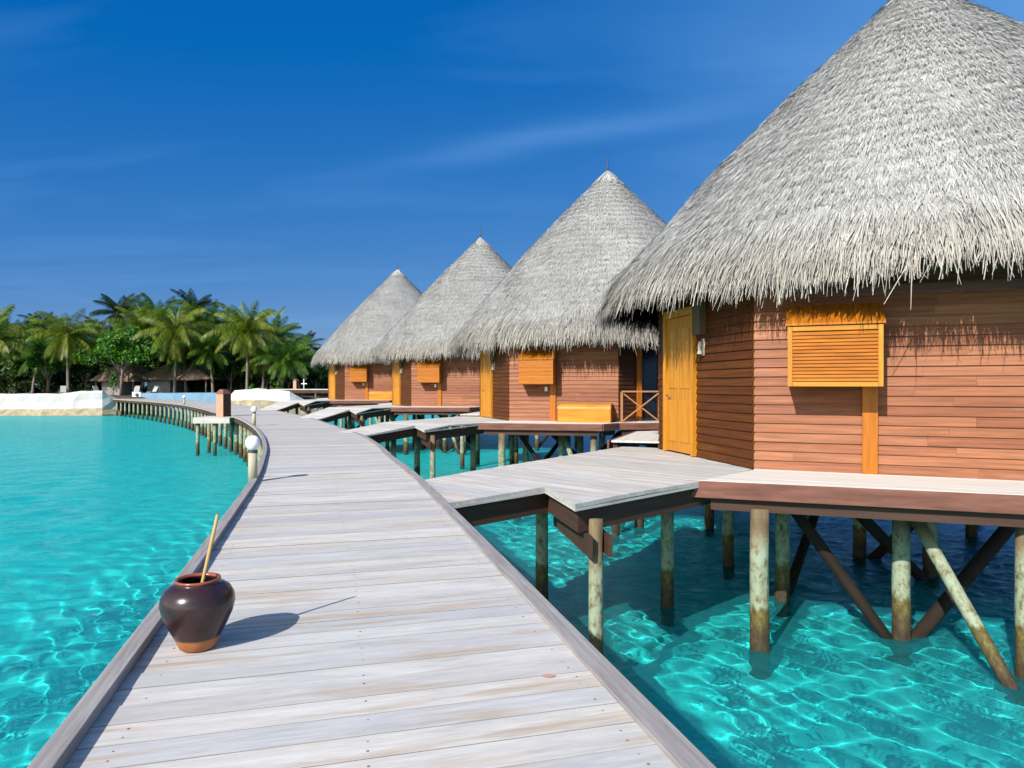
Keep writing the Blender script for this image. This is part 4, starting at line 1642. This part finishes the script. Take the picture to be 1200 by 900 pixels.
def beach_chair(x, y, rz, lab):
    c = tag(empty('beach_chair', (x, y, 2.12), rz), lab, 'chair', 'white beach chairs on the shore')
    m = MB()
    m.bar((-.45, 0, .42), (.45, 0, .38), .62, .06)
    m.build('seat', W['pale_plastic'], c)
    m = MB()
    m.bar((-.45, 0, .42), (-.85, 0, 1.15), .62, .06)
    m.build('backrest', W['pale_plastic'], c)
    for lx in (-.4, .4):
        for ly in (-.27, .27):
            m = MB()
            m.bar((lx, ly, -.15), (lx, ly, .39), .05, .05, (0, 1, 0))
            m.build('leg', W['pale_plastic'], c)


beach_chair(-54.6, 83, R(-60), 'white beach chair behind the seawall beside the bushy palm')
beach_chair(-49.2, 81.5, R(-20), 'white beach chair behind the right end of the long seawall')
beach_chair(-46.6, 84.5, R(-75), 'white beach chair in front of the wide pavilion, left one')
beach_chair(-44.4, 84.0, R(-110), 'white beach chair in front of the wide pavilion, right one')
bx = tag(empty('equipment_box', (-44.0, 80.2, walk_z(80) + .01)), 'white equipment box with a dark round lamp at the far end of the boardwalk', 'box')
m = MB()
m.box((-.5, -.25, 0), (1.0, 0, 0), (0, .5, 0), (0, 0, .75))
m.build('body', W['white_paint'], bx, bevel=.03)
m = MB()
m.tube([(.1, -.25, .42), (.1, -.33, .42)], [.2, .2], 14)
m.build('lamp', W['metal_dark'], bx)

# beach buildings under the palms


def beach_hut(x, y, w, dpt, wall_h, roof_h, over, wall_mat, lab, wall_part=1.0):
    g0 = 2.08
    b = tag(empty('beach_pavilion', (x, y, g0), R(rng.uniform(-8, 8))), lab, 'pavilion', 'thatched beach pavilions under the palms')
    m = MB()
    m.box((-w / 2, -dpt / 2, 0), (w * wall_part, 0, 0), (0, dpt, 0), (0, 0, wall_h))
    m.build('wall', wall_mat, b)
    for sx in (-1, 1):
        for sy in (-1, 1):
            m = MB()
            m.tube([(sx * (w / 2 + over * .5), sy * (dpt / 2 + over * .5), 0), (sx * (w / 2 + over * .5), sy * (dpt / 2 + over * .5), wall_h + .1)], [.09, .08], 8)
            m.build('post', W['bark'], b, True)
    m = MB()
    X, Y = w / 2 + over, dpt / 2 + over
    n = 14
    vs, fs = [], []
    g = random.Random(int(x * 7))
    for j, (k, z) in enumerate(((1.0, wall_h - .25), (1.02, wall_h - .1), (.62, wall_h + roof_h * .5), (.12, wall_h + roof_h))):
        for i in range(4 * n):
            q, e = divmod(i, n)
            e = e / n * 2 - 1
            px, py = ((e, -1), (1, e), (-e, 1), (-1, -e))[q]
            vs.append((px * X * max(k, .3 if j == 3 else 0), py * Y * k, z + g.uniform(-.07, .07)))
    N = 4 * n
    for j in range(3):
        for i in range(N):
            fs.append((j * N + i, j * N + (i + 1) % N, (j + 1) * N + (i + 1) % N, (j + 1) * N + i))
    fs.append(tuple(3 * N + i for i in range(N)))
    fs.append(tuple(N - 1 - i for i in range(N)))
    m.add(vs, fs)
    m.build('roof', W['thatch_brown'], b)


beach_hut(-49.5, 88, 4.2, 4, 2.0, 2.2, .9, W['grey_wall'], 'grey walled thatched pavilion at the landward end of the boardwalk', .6)
beach_hut(-43.0, 90, 7.5, 5, 2.2, 2.3, 1.0, W['grey_wall'], 'wider brown thatched pavilion behind the pale blue wall', .4)
mast = tag(empty('radio_mast', (-84.4, 120, 2.1)), 'thin pale radio mast rising above the trees at the far left', 'mast')
m = MB()
for k in range(3):
    a = k * 2.094
    m.tube([(.3 * math.cos(a), .3 * math.sin(a), 0), (.08 * math.cos(a), .08 * math.sin(a), 13.8)], [.035, .02], 6)
m.build('pole', W['mast'], mast, True)
m = MB()
for k in range(13):
    z = 1 + k
    r_ = .3 - .0125 * k
    for q in range(3):
        a, b_ = q * 2.094, (q + 1) * 2.094
        m.bar((r_ * math.cos(a), r_ * math.sin(a), z), (r_ * math.cos(b_), r_ * math.sin(b_), z + .5), .03, .03)
m.build('lattice', W['mast'], mast)

# ------------------------------------------------------------------ vegetation


def mesh_from(V, F, name, mat):
    me = bpy.data.meshes.new(name)
    me.from_pydata([tuple(v) for v in V], [], F)
    me.materials.append(mat)
    me.update()
    return me


def palm_crown(seed, nf=24, fl=4.0, mat='palm_green', droop=1.0):
    g = random.Random(seed)
    V, F = [], []
    for i in range(nf):
        az = i * 2.39996 + g.uniform(-.25, .25)
        u = (i + .5) / nf
        el0 = R(84 - 128 * u + g.uniform(-12, 12))        # young leaves upright, old ones hang
        L = fl * g.uniform(.82, 1.1) * (0.72 + .28 * math.sin(math.pi * min(1, u + .2)))
        d = Vector((math.cos(az), math.sin(az), 0))
        sdv = Vector((-math.sin(az), math.cos(az), 0))
        p = Vector((0, 0, 0))
        el = el0
        n = 16
        pts = []
        for k in range(n + 1):
            pts.append((p.copy(), el))
            st = L / n
            p = p + (d * math.cos(el) + Vector((0, 0, 1)) * math.sin(el)) * st
            el -= droop * R(4.3) * (0.6 + 0.9 * k / n) * (1.0 if el > R(-70) else 0)
        tw = g.uniform(-.5, .5)
        for k in range(n):
            (a, e0), (b, e1) = pts[k], pts[k + 1]
            t = (b - a).normalized()
            nrm = sdv.cross(t).normalized()
            if nrm.z < 0 and e0 < R(80):
                nrm = -nrm
            f = (k + .5) / n
            w = .035 * (1 - f) + .01
            i0 = len(V)
            V += [a - sdv * w, a + sdv * w, b + sdv * w, b - sdv * w]
            F.append((i0, i0 + 1, i0 + 2, i0 + 3))
            if k < 1:
                continue
            ll = fl * .20 * (math.sin(math.pi * min(1, f * .86 + .14)) ** .6 + .12) * g.uniform(.85, 1.1)
            for sgn in (-1, 1):
                for hh in (0.0, .33, .66):
                    o = a.lerp(b, hh)
                    dirv = (sdv * sgn * .80 + t * .55 + nrm * (-.30 - .25 * f + tw * sgn * .4 + g.uniform(-.12, .12)))
                    dirv.z -= .35
                    dirv.normalize()
                    wv = t * (.022 + .014 * g.random())
                    tip = o + dirv * ll
                    tip.z -= ll * .12
                    midp = o + dirv * ll * .55
                    i0 = len(V)
                    V += [o - wv * .6, o + wv * .6, midp + wv, midp - wv, tip]
                    F += [(i0, i0 + 1, i0 + 2, i0 + 3), (i0 + 3, i0 + 2, i0 + 4)]
    return mesh_from(V, F, 'crown', W[mat])


crowns = {'y': [palm_crown(11, 38, 4.5, 'palm_yellow', 1.05), palm_crown(12, 36, 4.7, 'palm_yellow', 1.25)],
          'g': [palm_crown(21, 36, 4.4, 'palm_green', 1.0), palm_crown(22, 40, 4.6, 'palm_green', 1.15), palm_crown(23, 34, 4.2, 'palm_green', .85)],
          'd': [palm_crown(31, 26, 4.0, 'palm_dark', .9), palm_crown(32, 30, 4.2, 'palm_dark', 1.1)]}


def palm(x, y, top, kind, lab, k=1.0, lean=0.0, var=0):
    """top: height of the highest leaf above the water"""
    g0 = 1.9
    H = top - 2.6 * k - g0
    t = tag(empty('palm_tree', (x, y, g0)), lab, 'palm tree', 'coconut palms on the island')
    la = rng.uniform(0, 6.28) if lean == 0 else 0.0
    ln = rng.uniform(.2, .8) if lean == 0 else lean
    m = MB()
    pts, rad = [], []
    for i in range(9):
        u = i / 8
        b = ln * (u ** 1.6)
        pts.append((b * math.cos(la), b * math.sin(la), H * u))
        rad.append(.20 * (1 - .45 * u) + (.10 if i == 0 else 0))
    m.tube(pts, rad, 9, jit=.06)
    m.build('trunk', W['bark'], t, True)
    c = bpy.data.objects.new('crown', crowns[kind][var % len(crowns[kind])])
    col.objects.link(c)
    c.parent = t
    c.location = pts[-1]
    c.rotation_euler = (rng.uniform(-.22, .22), rng.uniform(-.22, .22), rng.uniform(0, 6.28))
    c.scale = (k, k, k)


def leaf_crown(seed, rx, ry, rz, n, clumps, size, mat):
    g = random.Random(seed)
    V, F = [], []
    cs = []
    for _ in range(clumps):
        a, b = g.uniform(0, 6.28), g.uniform(-.5, 1.0)
        r = g.uniform(.35, .95)
        cs.append((Vector((rx * r * math.cos(a) * math.sqrt(max(.1, 1 - b * b)), ry * r * math.sin(a) * math.sqrt(max(.1, 1 - b * b)), rz * r * b)), g.uniform(.22, .42)))
    for _ in range(n):
        c, s = g.choice(cs)
        d = Vector((g.gauss(0, 1), g.gauss(0, 1), g.gauss(0, 1))).normalized() * (g.random() ** .45)
        p = c + Vector((d.x * rx * s, d.y * ry * s, d.z * rz * s * .9))
        nn = (Vector((g.gauss(0, .7), g.gauss(0, .7), .6)) + d * .6).normalized()
        t = nn.cross(Vector((g.gauss(0, 1), g.gauss(0, 1), g.gauss(0, 1)))).normalized()
        b = nn.cross(t)
        w = size * g.uniform(.6, 1.2)
        i0 = len(V)
        V += [p - t * w, p + b * w * .5, p + t * w, p - b * w * .5]
        F.append((i0, i0 + 1, i0 + 2, i0 + 3))
    return mesh_from(V, F, 'crown', W[mat])


def tree(name, x, y, g0, rx, ry, rz, cz, n, clumps, size, mat, lab, cat, grp=None, seed=0, trunk_r=.22):
    t = tag(empty(name, (x, y, g0)), lab, cat, grp)
    m = MB()
    m.tube([(0, 0, 0), (.1, 0, cz * .5), (.15, .1, cz)], [trunk_r, trunk_r * .8, trunk_r * .4], 8, jit=.08)
    for a in range(4):
        an = a * 1.57 + seed
        m.tube([(.1, 0, cz * .45), (rx * .3 * math.cos(an), ry * .3 * math.sin(an), cz * .8), (rx * .55 * math.cos(an), ry * .55 * math.sin(an), cz + rz * .25)], [trunk_r * .5, trunk_r * .35, trunk_r * .12], 6)
    m.build('trunk', W['bark'], t, True)
    c = bpy.data.objects.new('crown', leaf_crown(100 + seed, rx, ry, rz, n, clumps, size, mat))
    col.objects.link(c)
    c.parent = t
    c.location = (0, 0, cz)


def px(x, d):
    return (x - 600) / 800 * d


def zt(y, d):
    return EYE + (452 - y) / 800 * d


# (x, distance, y of the top, kind, label, crown size, variant)
PALMS = [(-4, 82, 366, 'y', 'yellowing palm at the far left, its fronds arching low over the seawall', 1.25, 0),
         (12, 92, 372, 'g', 'green palm behind the yellowing palm at the far left', 1.1, 1),
         (48, 104, 364, 'd', 'dark palm top showing left of the brown fringed palm', 1.0, 0),
         (24, 106, 374, 'd', 'dark palm top at the far left beneath the radio mast', 1.1, 1),
         (80, 84, 366, 'y', 'bushy palm with orange brown hanging fronds over the white seawall', 1.15, 1),
         (100, 104, 392, 'd', 'dark low palm between the brown fringed palm and the bright broadleaf tree', 1.0, 1),
         (143, 96, 342, 'd', 'tall dark ragged palm standing above the bright broadleaf tree', 1.1, 0),
         (122, 108, 372, 'd', 'dark palm just left of the tall ragged palm', 1.0, 1),
         (165, 90, 360, 'y', 'yellow green palm between the tall ragged palm and the pavilion roof', 1.15, 0),
         (188, 96, 349, 'g', 'tall green palm above the pavilion roofs, left of the tallest dark crown', 1.15, 0),
         (205, 86, 358, 'y', 'bright yellow green palm drooping in front of the wide pavilion', 1.25, 1),
         (228, 104, 340, 'd', 'highest dark palm crown in the middle of the island', 1.1, 0),
         (242, 92, 357, 'g', 'green palm to the right of the highest dark crown', 1.15, 1),
         (262, 98, 372, 'd', 'dark palm left of the palm with the pale bare trunk', 1.1, 1),
         (290, 84, 358, 'y', 'yellow green palm with a pale bare trunk above the short seawall', 1.2, 0),
         (318, 92, 368, 'g', 'green palm to the right of the palm with the pale bare trunk', 1.15, 2),
         (330, 84, 396, 'g', 'low leaning green palm behind the far jetty', 1.05, 1),
         (352, 102, 388, 'd', 'dark palm near the right end of the island', .95, 0),
         (368, 108, 402, 'd', 'small dark palm just left of the farthest thatched roof', .9, 1),
         (108, 98, 384, 'g', 'green palm rising behind the left half of the bright broadleaf tree', 1.15, 0),
         (152, 92, 378, 'g', 'green palm directly behind the bright broadleaf tree', 1.1, 2),
         (218, 88, 388, 'g', 'low green palm in front of the wide pavilion roof, right of the bright drooping palm', 1.05, 0),
         (250, 87, 384, 'g', 'low green palm above the salmon pillar', 1.1, 2),
         (308, 88, 392, 'y', 'low yellow green palm close to the right of the bare trunk', 1.0, 1),
         (340, 96, 398, 'g', 'low green palm between the leaning palm and the dark right end palm', 1.0, 0),
         (38, 90, 392, 'g', 'low green palm right of the yellowing palm at the far left', 1.05, 0),
         (225, 100, 376, 'g', 'green palm filling the middle behind the wide pavilion', 1.2, 2),
         (180, 106, 368, 'g', 'green palm half hidden behind the yellow green palms', 1.2, 1),
         (62, 100, 384, 'g', 'green palm half hidden behind the brown fringed palm', 1.1, 2),
         (275, 106, 366, 'g', 'green palm behind the dark palm, left of the bare trunk', 1.1, 0)]
for i, (x, d, ytop, kind, lab, k, var) in enumerate(PALMS):
    palm(round(px(x, d), 1), d, round(zt(ytop, d), 2), kind, lab, k, 0.0, var)

tree('broadleaf_tree', px(142, 84), 84, 1.9, 4.2, 3.2, 2.9, 5.6, 5200, 26, .24, 'leaf_bright', 'round bright green broadleaf tree in front of the palms by the boardwalk end', 'tree', None, 1)
tree('broadleaf_tree', px(56, 86), 86, 1.9, 2.2, 2.2, 2.8, 4.2, 2600, 16, .22, 'leaf_bright', 'narrow bright green broadleaf tree left of the brown fringed palm', 'tree', None, 2)
tree('shrub', px(298, 83), 83, 1.9, .9, .9, .75, .85, 700, 8, .16, 'leaf_bright', 'small round bright green shrub right of the pale bare trunk', 'shrub', None, 3, .06)
tree('shrub', px(132, 80), 80, 1.9, .6, .6, 1.6, 1.7, 800, 9, .15, 'leaf_bright', 'upright bright green shrub beside the end of the boardwalk', 'shrub', None, 4, .06)
tree('shrub', px(325, 84), 84, 1.9, .7, .7, 1.0, .95, 500, 7, .15, 'leaf_bright', 'upright green shrub behind the far jetty rail', 'shrub', None, 5, .06)
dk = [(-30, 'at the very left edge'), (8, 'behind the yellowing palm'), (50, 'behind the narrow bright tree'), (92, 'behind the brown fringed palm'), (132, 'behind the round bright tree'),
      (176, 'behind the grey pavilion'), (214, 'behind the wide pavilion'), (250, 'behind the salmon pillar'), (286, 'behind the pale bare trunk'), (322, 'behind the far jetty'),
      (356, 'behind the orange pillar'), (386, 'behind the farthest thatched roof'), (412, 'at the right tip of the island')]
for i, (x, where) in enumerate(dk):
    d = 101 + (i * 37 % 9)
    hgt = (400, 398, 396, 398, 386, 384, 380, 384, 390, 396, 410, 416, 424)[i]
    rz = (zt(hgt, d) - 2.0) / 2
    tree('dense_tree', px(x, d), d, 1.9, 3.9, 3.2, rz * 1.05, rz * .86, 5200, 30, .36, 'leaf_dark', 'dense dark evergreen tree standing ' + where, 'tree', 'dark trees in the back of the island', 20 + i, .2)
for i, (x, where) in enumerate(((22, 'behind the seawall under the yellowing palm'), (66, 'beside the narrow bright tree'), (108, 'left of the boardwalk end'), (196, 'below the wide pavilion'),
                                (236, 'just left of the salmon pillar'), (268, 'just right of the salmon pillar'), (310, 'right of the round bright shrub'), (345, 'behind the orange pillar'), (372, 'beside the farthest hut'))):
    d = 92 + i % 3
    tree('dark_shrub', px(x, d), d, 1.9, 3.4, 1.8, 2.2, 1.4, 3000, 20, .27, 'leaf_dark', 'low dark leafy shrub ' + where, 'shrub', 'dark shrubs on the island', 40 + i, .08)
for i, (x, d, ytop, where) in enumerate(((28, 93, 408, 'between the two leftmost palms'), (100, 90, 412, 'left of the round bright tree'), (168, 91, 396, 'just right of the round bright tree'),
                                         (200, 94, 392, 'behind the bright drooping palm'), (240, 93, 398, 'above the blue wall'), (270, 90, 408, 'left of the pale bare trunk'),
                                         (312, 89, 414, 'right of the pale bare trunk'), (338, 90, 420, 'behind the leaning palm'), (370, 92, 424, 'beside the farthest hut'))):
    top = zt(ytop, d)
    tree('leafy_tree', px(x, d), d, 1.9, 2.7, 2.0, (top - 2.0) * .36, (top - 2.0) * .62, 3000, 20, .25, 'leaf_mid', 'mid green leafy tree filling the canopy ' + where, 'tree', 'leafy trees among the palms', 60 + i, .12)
